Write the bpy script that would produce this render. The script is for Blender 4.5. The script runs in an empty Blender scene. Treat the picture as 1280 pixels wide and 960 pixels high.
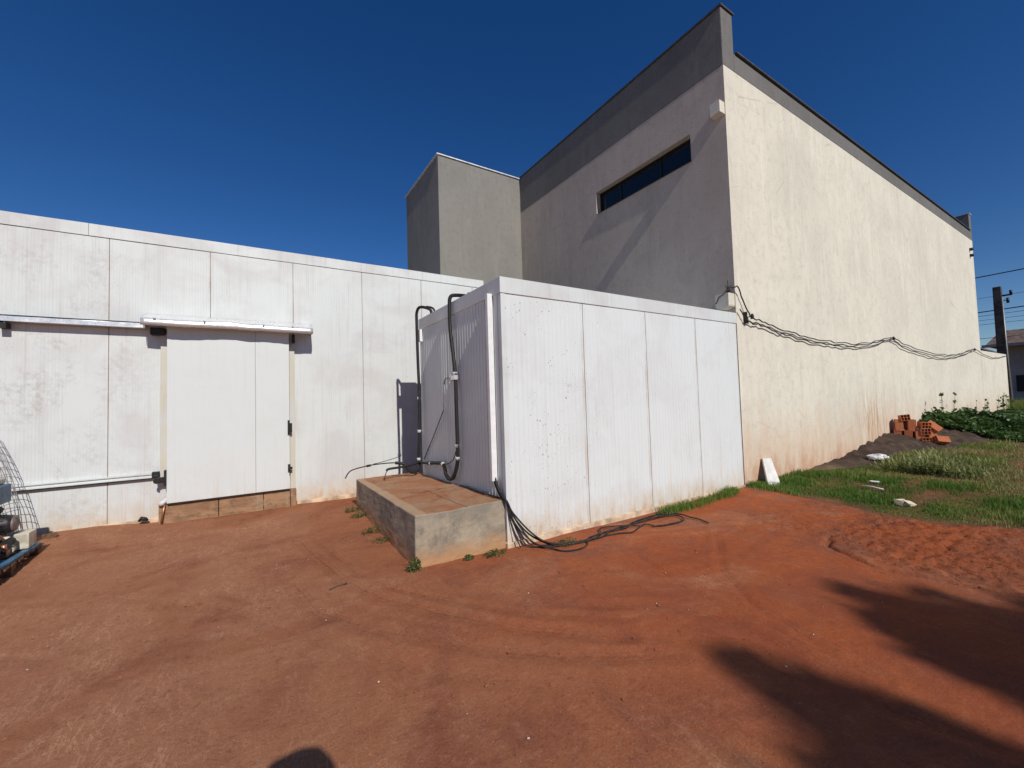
import bpy, bmesh, math, random
import numpy as np
from mathutils import Vector, Matrix
random.seed(7); rng = np.random.default_rng(11)
rad = math.radians
S = bpy.context.scene
COL = S.collection

# ------------------------------------------------------------------ camera
CAM_H = 1.6
yaw, pitch, roll = rad(32.114), rad(2.287), rad(-1.740)
fw = Vector((math.sin(yaw)*math.cos(pitch), math.cos(yaw)*math.cos(pitch), math.sin(pitch)))
rt = Vector((math.cos(yaw), -math.sin(yaw), 0)); up = rt.cross(fw)
rt2 = rt*math.cos(roll) + up*math.sin(roll); up2 = -rt*math.sin(roll) + up*math.cos(roll)
cam = bpy.data.cameras.new('camera'); camo = bpy.data.objects.new('camera', cam); COL.objects.link(camo)
cam.sensor_fit = 'HORIZONTAL'; cam.sensor_width = 36; cam.lens = 514.86/1280*36
cam.clip_start = 0.02; cam.clip_end = 3000
camo.matrix_world = Matrix(((rt2.x, up2.x, -fw.x, 0), (rt2.y, up2.y, -fw.y, 0), (rt2.z, up2.z, -fw.z, CAM_H), (0, 0, 0, 1)))
S.camera = camo

# ------------------------------------------------------------------ light
SUN_EL, SUN_AZ = 38.0, 2.6            # light travels towards +Y and slightly +X
W = bpy.data.worlds.new('World'); S.world = W; W.use_nodes = True
nt = W.node_tree; bg = nt.nodes['Background']; sky = nt.nodes.new('ShaderNodeTexSky')
sky.sky_type = 'NISHITA'; sky.sun_disc = False
sky.sun_elevation = rad(SUN_EL); sky.sun_rotation = rad(180 + SUN_AZ)
sky.altitude = 900; sky.air_density = 1.0; sky.dust_density = 0.0; sky.ozone_density = 3.6
hs_ = nt.nodes.new('ShaderNodeHueSaturation'); hs_.inputs['Hue'].default_value = 0.511; hs_.inputs['Saturation'].default_value = 1.30; hs_.inputs['Value'].default_value = 0.86
nt.links.new(sky.outputs[0], hs_.inputs['Color']); nt.links.new(hs_.outputs[0], bg.inputs[0]); bg.inputs[1].default_value = 0.088
sl = bpy.data.lights.new('sun', 'SUN'); sl.energy = 3.8; sl.angle = rad(0.53); sl.color = (1.0, 0.952, 0.885)
so = bpy.data.objects.new('sun', sl); COL.objects.link(so)
ldir = Vector((math.sin(rad(SUN_AZ))*math.cos(rad(SUN_EL)), math.cos(rad(SUN_AZ))*math.cos(rad(SUN_EL)), -math.sin(rad(SUN_EL))))
so.rotation_euler = ldir.to_track_quat('-Z', 'Y').to_euler(); so.location = (0, -10, 20)
S.view_settings.view_transform = 'Standard'; S.view_settings.look = 'None'
S.cycles.use_denoising = True; S.cycles.denoiser = 'OPENIMAGEDENOISE'; S.cycles.denoising_prefilter = 'ACCURATE'; S.view_settings.exposure = 0.0; S.view_settings.gamma = 1.0; S.view_settings.use_curve_mapping = False

# ------------------------------------------------------------------ material helpers
class N:
    def __init__(s, name, rough=0.8, spec=0.3):
        s.m = bpy.data.materials.new(name); s.m.use_nodes = True
        s.t = s.m.node_tree; s.b = s.t.nodes['Principled BSDF']
        s.b.inputs['Roughness'].default_value = rough
        s.b.inputs['Specular IOR Level'].default_value = spec
        s.geo = s.t.nodes.new('ShaderNodeNewGeometry'); s.pos = s.geo.outputs['Position']
        s.tc = s.t.nodes.new('ShaderNodeTexCoord'); s.obj = s.tc.outputs['Object']
    def put(s, sock, v):
        if hasattr(v, 'is_linked') or isinstance(v, bpy.types.NodeSocket): s.t.links.new(v, sock)
        elif isinstance(v, (tuple, list)): sock.default_value = (*v, 1) if len(v) == 3 and sock.type == 'RGBA' else v
        else: sock.default_value = v
    def mapv(s, v, scale=(1, 1, 1), loc=(0, 0, 0), rot=(0, 0, 0)):
        n = s.t.nodes.new('ShaderNodeMapping'); s.put(n.inputs[0], v)
        n.inputs['Scale'].default_value = scale; n.inputs['Location'].default_value = loc; n.inputs['Rotation'].default_value = rot
        return n.outputs[0]
    def noise(s, v, scale=5, detail=4, rough=0.55, dist=0.0, out=0):
        n = s.t.nodes.new('ShaderNodeTexNoise'); s.put(n.inputs['Vector'], v)
        n.inputs['Scale'].default_value = scale; n.inputs['Detail'].default_value = detail
        n.inputs['Roughness'].default_value = rough; n.inputs['Distortion'].default_value = dist
        return n.outputs[out]
    def voro(s, v, scale=5, feature='F1', out='Distance', rnd=1.0):
        n = s.t.nodes.new('ShaderNodeTexVoronoi'); n.feature = feature; s.put(n.inputs['Vector'], v)
        n.inputs['Scale'].default_value = scale; n.inputs['Randomness'].default_value = rnd
        return n.outputs[out]
    def ramp(s, f, lo, hi, a=0.0, b=1.0, smooth=True):
        n = s.t.nodes.new('ShaderNodeMapRange'); n.interpolation_type = 'SMOOTHSTEP' if smooth else 'LINEAR'
        s.put(n.inputs[0], f); n.inputs[1].default_value = lo; n.inputs[2].default_value = hi
        n.inputs[3].default_value = a; n.inputs[4].default_value = b
        return n.outputs[0]
    def math(s, op, a, b=0.0):
        n = s.t.nodes.new('ShaderNodeMath'); n.operation = op; s.put(n.inputs[0], a); s.put(n.inputs[1], b); return n.outputs[0]
    def mul(s, a, b): return s.math('MULTIPLY', a, b)
    def mix(s, f, a, b, mode='MIX'):
        n = s.t.nodes.new('ShaderNodeMix'); n.data_type = 'RGBA'; n.blend_type = mode
        s.put(n.inputs[0], f); s.put(n.inputs[6], a); s.put(n.inputs[7], b); return n.outputs[2]
    def xyz(s, v):
        n = s.t.nodes.new('ShaderNodeSeparateXYZ'); s.put(n.inputs[0], v); return n.outputs
    def attr(s, name, out='Fac'):
        n = s.t.nodes.new('ShaderNodeAttribute'); n.attribute_name = name; return n.outputs[out]
    def objrand(s):
        n = s.t.nodes.new('ShaderNodeObjectInfo'); return n.outputs['Random']
    def bump(s, h, strength=0.3, dist=0.01, normal=None):
        n = s.t.nodes.new('ShaderNodeBump'); n.inputs['Strength'].default_value = strength; n.inputs['Distance'].default_value = dist
        s.put(n.inputs['Height'], h)
        if normal is not None: s.put(n.inputs['Normal'], normal)
        return n.outputs[0]
    def fin(s, col, bump=None, rough=None):
        s.put(s.b.inputs['Base Color'], col)
        if bump is not None: s.put(s.b.inputs['Normal'], bump)
        if rough is not None: s.put(s.b.inputs['Roughness'], rough)
        return s.m

def simple(name, col, rough=0.6, spec=0.3, metal=0.0, var=0.15, scale=12, bump=0.0, bscale=60):
    n = N(name, rough, spec); n.b.inputs['Metallic'].default_value = metal
    f = n.noise(n.obj, scale, 5)
    dark = tuple(c*(1-var*1.6) for c in col); lite = tuple(min(1, c*(1+var)) for c in col)
    c = n.mix(n.ramp(f, 0.3, 0.7), dark, lite)
    b = n.bump(n.noise(n.obj, bscale, 4), bump, 0.004) if bump else None
    return n.fin(c, b)

M = {}
def soil():
    n = N('red_soil', 0.97, 0.04)
    P = n.pos
    g = n.attr('lot')                              # the unpaved lot's browner topsoil
    big = n.noise(P, 0.35, 4, 0.6, 0.6); mid = n.noise(P, 1.7, 6, 0.62, 0.8); fine = n.noise(P, 14, 6, 0.7); grit = n.noise(P, 90, 3, 0.7)
    x, y, z = n.xyz(P)
    c = n.mix(n.ramp(n.math('ADD', x, n.mul(n.math('SUBTRACT', big, 0.5), 5.0)), -0.5, 3.6), (0.315, 0.132, 0.068), (0.335, 0.088, 0.032))
    c = n.mix(n.ramp(mid, 0.42, 0.72), c, (0.235, 0.082, 0.047))
    c = n.mix(n.mul(n.ramp(big, 0.5, 0.7), 0.35), c, (0.30, 0.115, 0.062))
    # loose pale dust scuffed by feet and tyres over the compact red ground
    zone = n.ramp(n.math('ADD', n.noise(P, 0.7, 5, 0.62, 0.8), n.ramp(x, 3.0, -1.5, -0.06, 0.08)), 0.44, 0.62)
    c = n.mix(n.mul(zone, 0.5), c, (0.375, 0.175, 0.095))
    for ang, sc, wdt, amt in ((0.55, 7, 0.020, 0.6), (-0.4, 11, 0.020, 0.6), (1.3, 15.0, 0.026, 0.6), (2.2, 24.0, 0.034, 0.55), (0.1, 4.5, 0.010, 0.7)):
        st = n.noise(n.mapv(P, (1, 0.28, 1), (ang*3, ang*7, 0), (0, 0, ang)), sc, 5, 0.62, 0.9)
        ridge = n.ramp(n.math('ABSOLUTE', n.math('SUBTRACT', st, 0.5)), wdt, 0.0)
        patch = n.ramp(n.noise(n.mapv(P, (1, 1, 1), (ang*11, 3, 0)), 1.3, 5, 0.65), 0.47, 0.68)
        c = n.mix(n.mul(n.mul(ridge, n.mul(patch, n.ramp(zone, 0, 1, 0.25, 1))), amt), c, (0.55, 0.315, 0.19))
    fz = n.ramp(n.noise(P, 48, 5, 0.75), 0.54, 0.68)
    c = n.mix(n.mul(n.mul(fz, zone), 0.55), c, (0.50, 0.265, 0.155))
    c = n.mix(n.mul(n.ramp(fine, 0.52, 0.74), 0.38), c, (0.44, 0.205, 0.122))
    c = n.mix(n.mul(n.ramp(fine, 0.46, 0.28), 0.40), c, (0.115, 0.036, 0.023))
    cr = n.attr('crumble'); clod = n.noise(P, 30, 7, 0.75)
    c = n.mix(n.mul(n.mul(cr, n.ramp(clod, 0.50, 0.36)), 0.75), c, (0.075, 0.026, 0.018))  # shade of the pits between clods painted into the soil colour
    c = n.mix(n.mul(n.ramp(grit, 0.60, 0.70), 0.6), c, (0.44, 0.25, 0.165))
    c = n.mix(n.mul(n.ramp(grit, 0.42, 0.31), 0.55), c, (0.10, 0.033, 0.021))
    tr = n.attr('track')
    ln = n.ramp(n.math('SINE', n.mul(n.attr('trd'), 2*math.pi/0.031)), -0.5, 0.9, 0.25, 1)
    tr2 = n.mul(n.mul(tr, ln), n.ramp(n.noise(P, 26, 4, 0.7), 0.35, 0.6))
    c = n.mix(n.mul(tr2, 0.8), c, (0.150, 0.045, 0.024))
    w = n.attr('wet')                              # damp darker earth pressed by wheels
    c = n.mix(n.mul(n.mul(w, n.ramp(mid, 0.25, 0.6)), 0.55), c, (0.27, 0.070, 0.031))
    lotc = n.mix(n.ramp(n.noise(P, 2.3, 5, 0.65), 0.35, 0.7), (0.10, 0.062, 0.034), (0.19, 0.085, 0.046))
    lotc = n.mix(n.mul(n.ramp(fine, 0.5, 0.75), 0.5), lotc, (0.21, 0.165, 0.09))
    c = n.mix(n.ramp(n.math('ADD', g, n.mul(n.math('SUBTRACT', fine, 0.5), 0.6)), 0.35, 0.65), c, lotc)
    h = n.math('ADD', n.mul(n.noise(P, 22, 7, 0.72), 1.0), n.mul(grit, 0.28))
    h = n.math('ADD', h, n.mul(n.noise(n.mapv(P, (1, 0.16, 1), (0, 0, 0), (0, 0, 0.5)), 9, 5, 0.7), 0.8))
    h = n.math('ADD', h, n.mul(n.mul(cr, clod), 2.2))
    return n.fin(c, n.bump(h, 0.65, 0.014))
M['soil'] = soil()

def panel(name, rib=True, dirt=1.0, specks=False, edged=True, base=(0.665, 0.695, 0.672)):
    n = N(name, 0.42, 0.4)
    P = n.pos; x, y, z = n.xyz(n.obj); wx, wy, wz = n.xyz(P)
    c = base
    blot = n.noise(P, 1.3, 5, 0.6, 0.5)
    c = n.mix(n.mul(n.ramp(blot, 0.42, 0.68), 0.7*dirt), c, (0.585, 0.58, 0.56))
    streak = n.noise(n.mapv(P, (9, 9, 0.35)), 2.2, 5, 0.65)
    c = n.mix(n.mul(n.ramp(streak, 0.50, 0.78), 0.45*dirt), c, (0.50, 0.49, 0.455))
    thin = n.noise(n.mapv(P, (40, 40, 0.5)), 1.6, 3, 0.6)
    c = n.mix(n.mul(n.ramp(thin, 0.57, 0.78), 0.5*dirt), c, (0.54, 0.475, 0.39))
    # fine pitting and grey mildew
    mil = n.mul(n.ramp(n.noise(P, 34, 5, 0.8), 0.52, 0.66), n.ramp(n.noise(P, 0.9, 5, 0.7), 0.49, 0.66))
    c = n.mix(n.mul(mil, 0.42*dirt), c, (0.40, 0.37, 0.34))
    lm = n.mul(n.ramp(wx, -0.9, -2.0), n.ramp(n.noise(n.mapv(P, (1, 1, 0.8)), 1.5, 6, 0.72, 0.4), 0.44, 0.62))
    c = n.mix(n.mul(n.mul(lm, n.ramp(n.noise(P, 16, 6, 0.78), 0.40, 0.62)), 0.55 if rib else 0.0), c, (0.43, 0.40, 0.365))
    # rust and soil gathering along the two long edges of every panel (x = 0 .. 1.13)
    edge = n.math('ADD', n.ramp(x, 0.016, 0.0), n.ramp(x, 1.12, 1.133))
    ev = n.ramp(n.noise(n.mapv(P, (1, 1, 0.8)), 2.2, 5, 0.7), 0.36, 0.62)
    c = n.mix(n.mul(n.mul(edge, ev), (0.45 if specks else 0.75) if edged else 0.0), c, (0.50, 0.38, 0.27))
    # red soil splashed up from the yard
    sp = n.math('ADD', wz, n.mul(n.math('SUBTRACT', n.noise(n.mapv(P, (3, 3, 1.2)), 2.4, 6, 0.7), 0.5), 0.75))
    c = n.mix(n.ramp(sp, 0.42, 0.02, 0, 0.62), c, (0.60, 0.47, 0.315))
    c = n.mix(n.ramp(sp, 0.14, -0.05, 0, 0.6), c, (0.52, 0.29, 0.15))
    run = n.mul(n.ramp(n.noise(n.mapv(P, (26, 26, 0.5)), 1.0, 4, 0.6), 0.56, 0.72), n.ramp(wz, 1.0, 0.1))
    c = n.mix(n.mul(run, 0.55), c, (0.66, 0.45, 0.30))
    if specks:
        for sc, lo, t0, t1, off in ((15, 0.30, 0.03, 0.16, 0), (30, 0.35, 0.05, 0.26, 5), (60, 0.45, 0.08, 0.30, 9)):
            pv = n.mapv(P, (1, 1, 0.58), (off, 0, off), (0, 0.4, 0))
            v = n.voro(pv, sc); q = n.xyz(n.voro(pv, sc, out='Color'))[0]
            thr = n.ramp(q, lo, 1.0, t0, t1, False)
            dens = n.mul(n.ramp(wx, 5.2, 2.7), n.ramp(n.noise(P, 1.5+off*0.2, 4, 0.65), 0.43, 0.64))
            dot = n.mul(n.math('LESS_THAN', v, n.mul(thr, dens)), n.math('GREATER_THAN', q, lo))
            c = n.mix(n.mul(dot, 0.72), c, (0.17, 0.135, 0.11))
    b = None
    if rib:
        wv = n.math('SINE', n.mul(x, 2*math.pi/0.034))
        gv = n.ramp(wv, 0.6, 1.0)
        c = n.mix(n.mul(n.mul(gv, n.ramp(n.noise(n.mapv(P, (1, 1, 0.2)), 2.0, 4), 0.3, 0.7)), 0.22), c, (0.45, 0.42, 0.38))
        b = n.bump(gv, 0.35, 0.0015)
        b = n.bump(n.noise(P, 2.2, 3), 0.28, 0.02, b)
    else:
        b = n.bump(n.noise(P, 2.2, 3), 0.22, 0.02)
    return n.fin(c, b, n.ramp(blot, 0.3, 0.7, 0.38, 0.6))
M['panel'] = panel('panel_white_paint', True, 1.1)
M['panel_ribbed'] = panel('ribbed_panel_white_paint', False, 0.55, True, True, (0.705, 0.735, 0.718))
M['panel_side'] = panel('ribbed_panel_side_paint', False, 0.7)
M['door'] = panel('door_white_paint', False, 0.35, False, False)
M['trim'] = panel('white_steel_trim', False, 1.3, False, False)

def joint():
    n = N('joint_sealant', 0.9, 0.1); P = n.pos
    c = n.mix(n.ramp(n.noise(n.mapv(P, (1, 1, 0.7)), 3, 5, 0.7), 0.35, 0.6), (0.10, 0.085, 0.075), (0.34, 0.20, 0.12))
    return n.fin(c)
M['joint'] = joint()

def galv():
    n = N('galvanised_steel', 0.3, 0.5); n.b.inputs['Metallic'].default_value = 0.55; P = n.pos
    c = n.mix(n.ramp(n.voro(P, 45), 0.1, 0.7), (0.70, 0.70, 0.69), (0.82, 0.82, 0.81))
    c = n.mix(n.mul(n.ramp(n.noise(P, 7, 6, 0.7), 0.58, 0.75), 0.6), c, (0.42, 0.40, 0.37))
    return n.fin(c, n.bump(n.noise(n.mapv(P, (1, 1, 1)), 5, 4, 0.6), 0.35, 0.02), n.ramp(n.noise(P, 12, 4), 0.3, 0.7, 0.26, 0.40))
M['galv'] = galv()

def stucco(name, col, dark, stain=True):
    n = N(name, 0.95, 0.15); P = n.pos; x, y, z = n.xyz(P)
    c = n.mix(n.ramp(n.noise(P, 0.55, 5, 0.62, 0.4), 0.35, 0.7), col, dark)
    c = n.mix(n.mul(n.ramp(n.noise(n.mapv(P, (3.2, 3.2, 0.22)), 1.2, 6, 0.7), 0.5, 0.75), 0.5), c, tuple(v*0.80 for v in dark))
    lite = n.ramp(n.noise(n.mapv(P, (7, 7, 0.5)), 1.6, 6, 0.7, 0.2), 0.55, 0.75)
    c = n.mix(n.mul(lite, 0.4), c, tuple(min(0.85, v*1.16) for v in col))
    # trowel blotches
    c = n.mix(n.mul(n.ramp(n.noise(P, 7, 7, 0.78), 0.48, 0.66), 0.5), c, tuple(v*0.82 for v in dark))
    c = n.mix(n.mul(n.ramp(n.noise(n.mapv(P, (5, 5, 0.9)), 0.8, 7, 0.75), 0.52, 0.66), 0.45), c, tuple(min(0.9, v*1.12) for v in col))
    if stain:
        tp = n.math('ADD', z, n.mul(n.math('SUBTRACT', n.noise(n.mapv(P, (2.2, 2.2, 0.6)), 1.6, 6, 0.7), 0.5), 2.2))
        c = n.mix(n.ramp(tp, 1.7, 0.1, 0, 0.62), c, (0.62, 0.40, 0.25))
        c = n.mix(n.ramp(tp, 0.45, -0.1, 0, 0.55), c, (0.50, 0.24, 0.13))
        # a rusty run below where something leaked, beside the soil heap
        reg = n.mul(n.mul(n.ramp(x, 11.6, 12.6), n.ramp(x, 14.6, 13.2)), n.ramp(z, 1.9, 0.9))
        rn = n.ramp(n.noise(n.mapv(P, (9, 9, 0.9)), 1.3, 6, 0.75), 0.45, 0.62)
        c = n.mix(n.mul(n.mul(reg, rn), 0.75), c, (0.42, 0.22, 0.11))
        # dark drips under the parapet edge
        dr = n.mul(n.ramp(n.noise(n.mapv(P, (12, 12, 0.35)), 1.2, 5, 0.65), 0.56, 0.72), n.ramp(z, 6.2, 7.4))
        c = n.mix(n.mul(dr, 0.35), c, (0.33, 0.31, 0.25))
        hair = n.ramp(n.voro(n.mapv(P, (0.6, 0.6, 1.1)), 0.9, 'DISTANCE_TO_EDGE'), 0.006, 0.0)
        c = n.mix(n.mul(n.mul(hair, n.ramp(n.noise(P, 0.8, 3), 0.5, 0.62)), 0.35), c, (0.35, 0.31, 0.25))
    b = n.bump(n.noise(P, 34, 5, 0.75), 0.9, 0.010)
    b = n.bump(n.noise(P, 2.4, 5, 0.6), 0.35, 0.03, b)
    return n.fin(c, b)
M['beige'] = stucco('beige_stucco', (0.755, 0.710, 0.585), (0.67, 0.63, 0.52))
M['grey'] = stucco('grey_stucco', (0.195, 0.19, 0.178), (0.165, 0.16, 0.15), False)
M['olive'] = stucco('olive_grey_stucco', (0.262, 0.250, 0.222), (0.228, 0.219, 0.197), False)
M['gable'] = stucco('beige_stucco_shaded', (0.56, 0.485, 0.41), (0.49, 0.425, 0.355), False)  # same beige paint, with the gable's shade put into the colour
M['flash'] = simple('painted_flashing', (0.70, 0.70, 0.68), 0.5, 0.4, 0.2)
M['flash_dark'] = simple('dark_flashing', (0.10, 0.10, 0.10), 0.5, 0.4, 0.2)

def concrete(name, top=False):
    n = N(name, 0.95, 0.15); P = n.pos; x, y, z = n.xyz(P); nx, ny, nz = n.xyz(n.geo.outputs['Normal'])
    c = n.mix(n.ramp(n.noise(P, 2.6, 6, 0.65, 0.5), 0.35, 0.68), (0.40, 0.335, 0.245), (0.245, 0.215, 0.165))
    c = n.mix(n.mul(n.ramp(n.noise(P, 6, 6, 0.7), 0.52, 0.7), 0.6), c, (0.17, 0.155, 0.13))
    c = n.mix(n.mul(n.ramp(n.noise(n.mapv(P, (6, 6, 0.7)), 1.6, 5, 0.7), 0.5, 0.7), 0.5), c, (0.44, 0.35, 0.24))
    lip = n.math('ADD', z, n.mul(n.math('SUBTRACT', n.noise(P, 5, 5, 0.7), 0.5), 0.22))
    c = n.mix(n.ramp(lip, 0.36, 0.50, 0, 0.45), c, (0.20, 0.185, 0.155))
    c = n.mix(n.ramp(lip, 0.26, 0.0, 0, 0.85), c, (0.48, 0.25, 0.11))
    tp = n.mix(n.ramp(n.noise(P, 2.2, 6, 0.68, 0.7), 0.36, 0.62), (0.36, 0.150, 0.072), (0.38, 0.225, 0.13))
    tp = n.mix(n.mul(n.ramp(n.noise(n.mapv(P, (1, 1, 1), (3, 1, 0)), 3.1, 6, 0.7, 0.6), 0.55, 0.68), 0.8), tp, (0.19, 0.070, 0.036))
    tp = n.mix(n.mul(n.ramp(n.noise(P, 38, 4, 0.7), 0.58, 0.7), 0.5), tp, (0.48, 0.33, 0.22))
    tp = n.mix(n.mul(n.ramp(n.noise(n.mapv(P, (1, 1, 1), (9, 4, 0)), 4.5, 6, 0.75), 0.64, 0.70), 0.7), tp, (0.62, 0.56, 0.46))
    wob = n.mul(n.math('SUBTRACT', n.noise(P, 3, 5, 0.7), 0.5), 0.22)
    c1 = n.ramp(n.math('ABSOLUTE', n.math('SUBTRACT', n.math('ADD', y, wob), 5.95)), 0.016, 0.004)
    c2 = n.ramp(n.math('ABSOLUTE', n.math('SUBTRACT', n.math('ADD', y, n.mul(wob, 0.3)), 4.85)), 0.012, 0.003)
    c3 = n.mul(n.ramp(n.math('ABSOLUTE', n.math('SUBTRACT', n.math('ADD', x, n.mul(wob, 0.3)), 1.86)), 0.012, 0.003), n.ramp(y, 5.3, 5.0))
    tp = n.mix(n.mul(n.math('MAXIMUM', n.math('MAXIMUM', c1, c2), c3), 0.75), tp, (0.13, 0.045, 0.025))
    tp = n.mix(n.mul(n.ramp(n.math('ADD', x, n.mul(wob, 0.25)), 1.46, 1.42), 0.65), tp, (0.50, 0.36, 0.23))
    dp = n.mul(n.ramp(n.math('ABSOLUTE', n.math('SUBTRACT', n.math('ADD', y, wob), 4.62)), 0.05, 0.01), n.ramp(n.noise(n.mapv(P, (1, 3, 1)), 9, 5, 0.7), 0.48, 0.58))
    c = n.mix(n.mul(n.mul(dp, n.ramp(nx, -0.5, -0.9)), 0.8), c, (0.52, 0.47, 0.40))
    c = n.mix(n.ramp(nz, 0.7, 0.95), c, tp)
    b = n.bump(n.noise(P, 18, 7, 0.75), 0.7, 0.012)
    return n.fin(c, b)
M['concrete'] = concrete('soil_stained_concrete')
M['kerb'] = simple('soil_stained_plaster', (0.62, 0.47, 0.32), 0.95, 0.1, 0, 0.25, 7, 0.5)
def sill():
    n = N('stained_timber_threshold', 0.9, 0.15); P = n.pos
    c = n.mix(n.ramp(n.noise(n.mapv(P, (1.2, 1.2, 4)), 3, 6, 0.7, 0.5), 0.35, 0.68), (0.38, 0.225, 0.125), (0.24, 0.13, 0.072))
    c = n.mix(n.mul(n.ramp(n.noise(P, 9, 6, 0.7), 0.5, 0.68), 0.65), c, (0.13, 0.09, 0.065))
    c = n.mix(n.mul(n.ramp(n.noise(n.mapv(P, (2, 2, 0.4)), 2.5, 5, 0.7), 0.52, 0.7), 0.5), c, (0.42, 0.33, 0.22))
    return n.fin(c, n.bump(n.noise(P, 25, 5, 0.7), 0.6, 0.008))
M['sill'] = sill()
M['jamb'] = panel('cream_jamb', False, 1.9, False, False, (0.58, 0.545, 0.44))
M['black'] = simple('black_rubber', (0.018, 0.017, 0.017), 0.6, 0.4, 0, 0.3, 30, 0.4, 80)
M['cable'] = simple('dusty_cable_sheath', (0.030, 0.022, 0.018), 0.6, 0.35, 0, 0.5, 14)
M['steel_dark'] = simple('dark_steel', (0.035, 0.033, 0.032), 0.5, 0.4, 0.5)
M['tape'] = simple('pale_tape', (0.62, 0.60, 0.56), 0.6, 0.3, 0, 0.2, 40)
M['pvc'] = simple('white_pvc', (0.80, 0.80, 0.79), 0.4, 0.4, 0, 0.04)
M['wire'] = simple('galvanised_wire', (0.30, 0.29, 0.27), 0.5, 0.4, 0.6)
M['string'] = simple('white_string', (0.75, 0.73, 0.70), 0.8, 0.2)
M['blue'] = simple('blue_machine_paint', (0.025, 0.115, 0.235), 0.42, 0.5, 0, 0.4, 9, 0.15)
M['lightblue'] = simple('worn_blue_paint', (0.05, 0.165, 0.28), 0.5, 0.4, 0, 0.45, 8, 0.2)
M['cream'] = simple('cream_enamel', (0.62, 0.565, 0.44), 0.5, 0.4, 0, 0.2, 12)
M['copper'] = simple('copper_pipe', (0.50, 0.24, 0.13), 0.4, 0.5, 0.7)
M['motor'] = simple('motor_cast_iron', (0.040, 0.036, 0.036), 0.5, 0.4, 0.3, 0.4)
M['motor_cap'] = simple('motor_fan_cowl', (0.22, 0.17, 0.155), 0.5, 0.4, 0.3, 0.3)
def wood(name, a, b_):
    n = N(name, 0.9, 0.15); P = n.obj
    c = n.mix(n.ramp(n.noise(n.mapv(P, (9, 1.4, 9)), 3, 6, 0.7, 0.6), 0.35, 0.68), a, b_)
    return n.fin(c, n.bump(n.noise(n.mapv(P, (22, 2, 22)), 3, 5), 0.5, 0.005))
M['pallet'] = wood('weathered_pallet_wood', (0.20, 0.115, 0.062), (0.085, 0.05, 0.03))
M['bark'] = wood('bark', (0.16, 0.115, 0.08), (0.07, 0.05, 0.036))
def glass():
    n = N('dark_window_glass', 0.06, 0.5)
    return n.fin((0.008, 0.011, 0.013), n.bump(n.noise(n.pos, 1.5, 2), 0.05, 0.02))
M['glass'] = glass()
M['frame'] = simple('bronze_aluminium', (0.030, 0.026, 0.022), 0.45, 0.4, 0.5)
def clay():
    n = N('fired_clay', 0.9, 0.15); P = n.pos; r = n.objrand()
    c = n.mix(r, (0.55, 0.20, 0.09), (0.43, 0.135, 0.062))
    c = n.mix(n.mul(n.ramp(n.noise(P, 12, 5, 0.7), 0.48, 0.7), 0.6), c, (0.30, 0.095, 0.05))
    c = n.mix(n.mul(n.ramp(n.noise(P, 28, 5, 0.7), 0.58, 0.75), 0.5), c, (0.58, 0.30, 0.17))
    return n.fin(c, n.bump(n.noise(P, 60, 4), 0.5, 0.004))
M['clay'] = clay()
def dirtm():
    n = N('dark_topsoil', 0.97, 0.1); P = n.pos
    c = n.mix(n.ramp(n.noise(P, 4, 6, 0.7), 0.35, 0.65), (0.050, 0.036, 0.029), (0.098, 0.069, 0.050))
    x, y, z = n.xyz(P)
    c = n.mix(n.mul(n.ramp(n.math('ADD', x, n.mul(n.noise(P, 3, 5), 1.6)), 11.4, 10.0), 0.7), c, (0.24, 0.165, 0.10))
    c = n.mix(n.mul(n.ramp(n.noise(P, 26, 5, 0.75), 0.55, 0.72), 0.5), c, (0.17, 0.125, 0.09))
    return n.fin(c, n.bump(n.noise(P, 30, 6, 0.75), 0.9, 0.02))
M['topsoil'] = dirtm()
def leafm(name, a, b_, c_, trans=0.25, rough=0.5):
    n = N(name, rough, 0.35); v = n.attr('tone')
    c = n.mix(n.ramp(v, 0.0, 0.55, smooth=False), a, b_); c = n.mix(n.ramp(v, 0.55, 1.0, smooth=False), c, c_)
    t = n.t.nodes.new('ShaderNodeBsdfTranslucent'); n.put(t.inputs[0], c)
    mx = n.t.nodes.new('ShaderNodeMixShader'); mx.inputs[0].default_value = trans
    n.fin(c); out = n.t.nodes['Material Output']
    n.t.links.new(n.b.outputs[0], mx.inputs[1]); n.t.links.new(t.outputs[0], mx.inputs[2]); n.t.links.new(mx.outputs[0], out.inputs[0])
    return n.m
M['grass'] = leafm('grass_blades', (0.080, 0.160, 0.020), (0.165, 0.235, 0.040), (0.30, 0.26, 0.11), 0.25, 0.7)
M['straw'] = leafm('seeding_weed', (0.12, 0.170, 0.040), (0.23, 0.25, 0.08), (0.38, 0.34, 0.17), 0.25, 0.8)
M['creeper'] = leafm('creeper_leaf', (0.030, 0.068, 0.018), (0.062, 0.125, 0.026), (0.145, 0.205, 0.055), 0.2, 0.4)
M['weed'] = leafm('weed_leaf', (0.035, 0.070, 0.015), (0.07, 0.115, 0.025), (0.16, 0.15, 0.06), 0.2, 0.55)
M['tree_leaf'] = leafm('tree_leaf', (0.025, 0.055, 0.014), (0.05, 0.09, 0.02), (0.09, 0.12, 0.03), 0.12, 0.5)
M['plastic'] = simple('crumpled_white_plastic', (0.70, 0.70, 0.70), 0.35, 0.5, 0, 0.12, 9, 0.5, 20)
M['plastic_blue'] = simple('pale_grey_plastic', (0.46, 0.49, 0.54), 0.35, 0.5, 0, 0.3, 14, 0.5, 25)
M['foam'] = simple('yellowed_foam', (0.72, 0.62, 0.45), 0.7, 0.2, 0, 0.15, 25, 0.4)
M['board'] = simple('white_board', (0.74, 0.71, 0.65), 0.7, 0.3, 0, 0.1, 6, 0.2)
M['board_edge'] = simple('board_core', (0.10, 0.085, 0.07), 0.9, 0.1)
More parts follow.
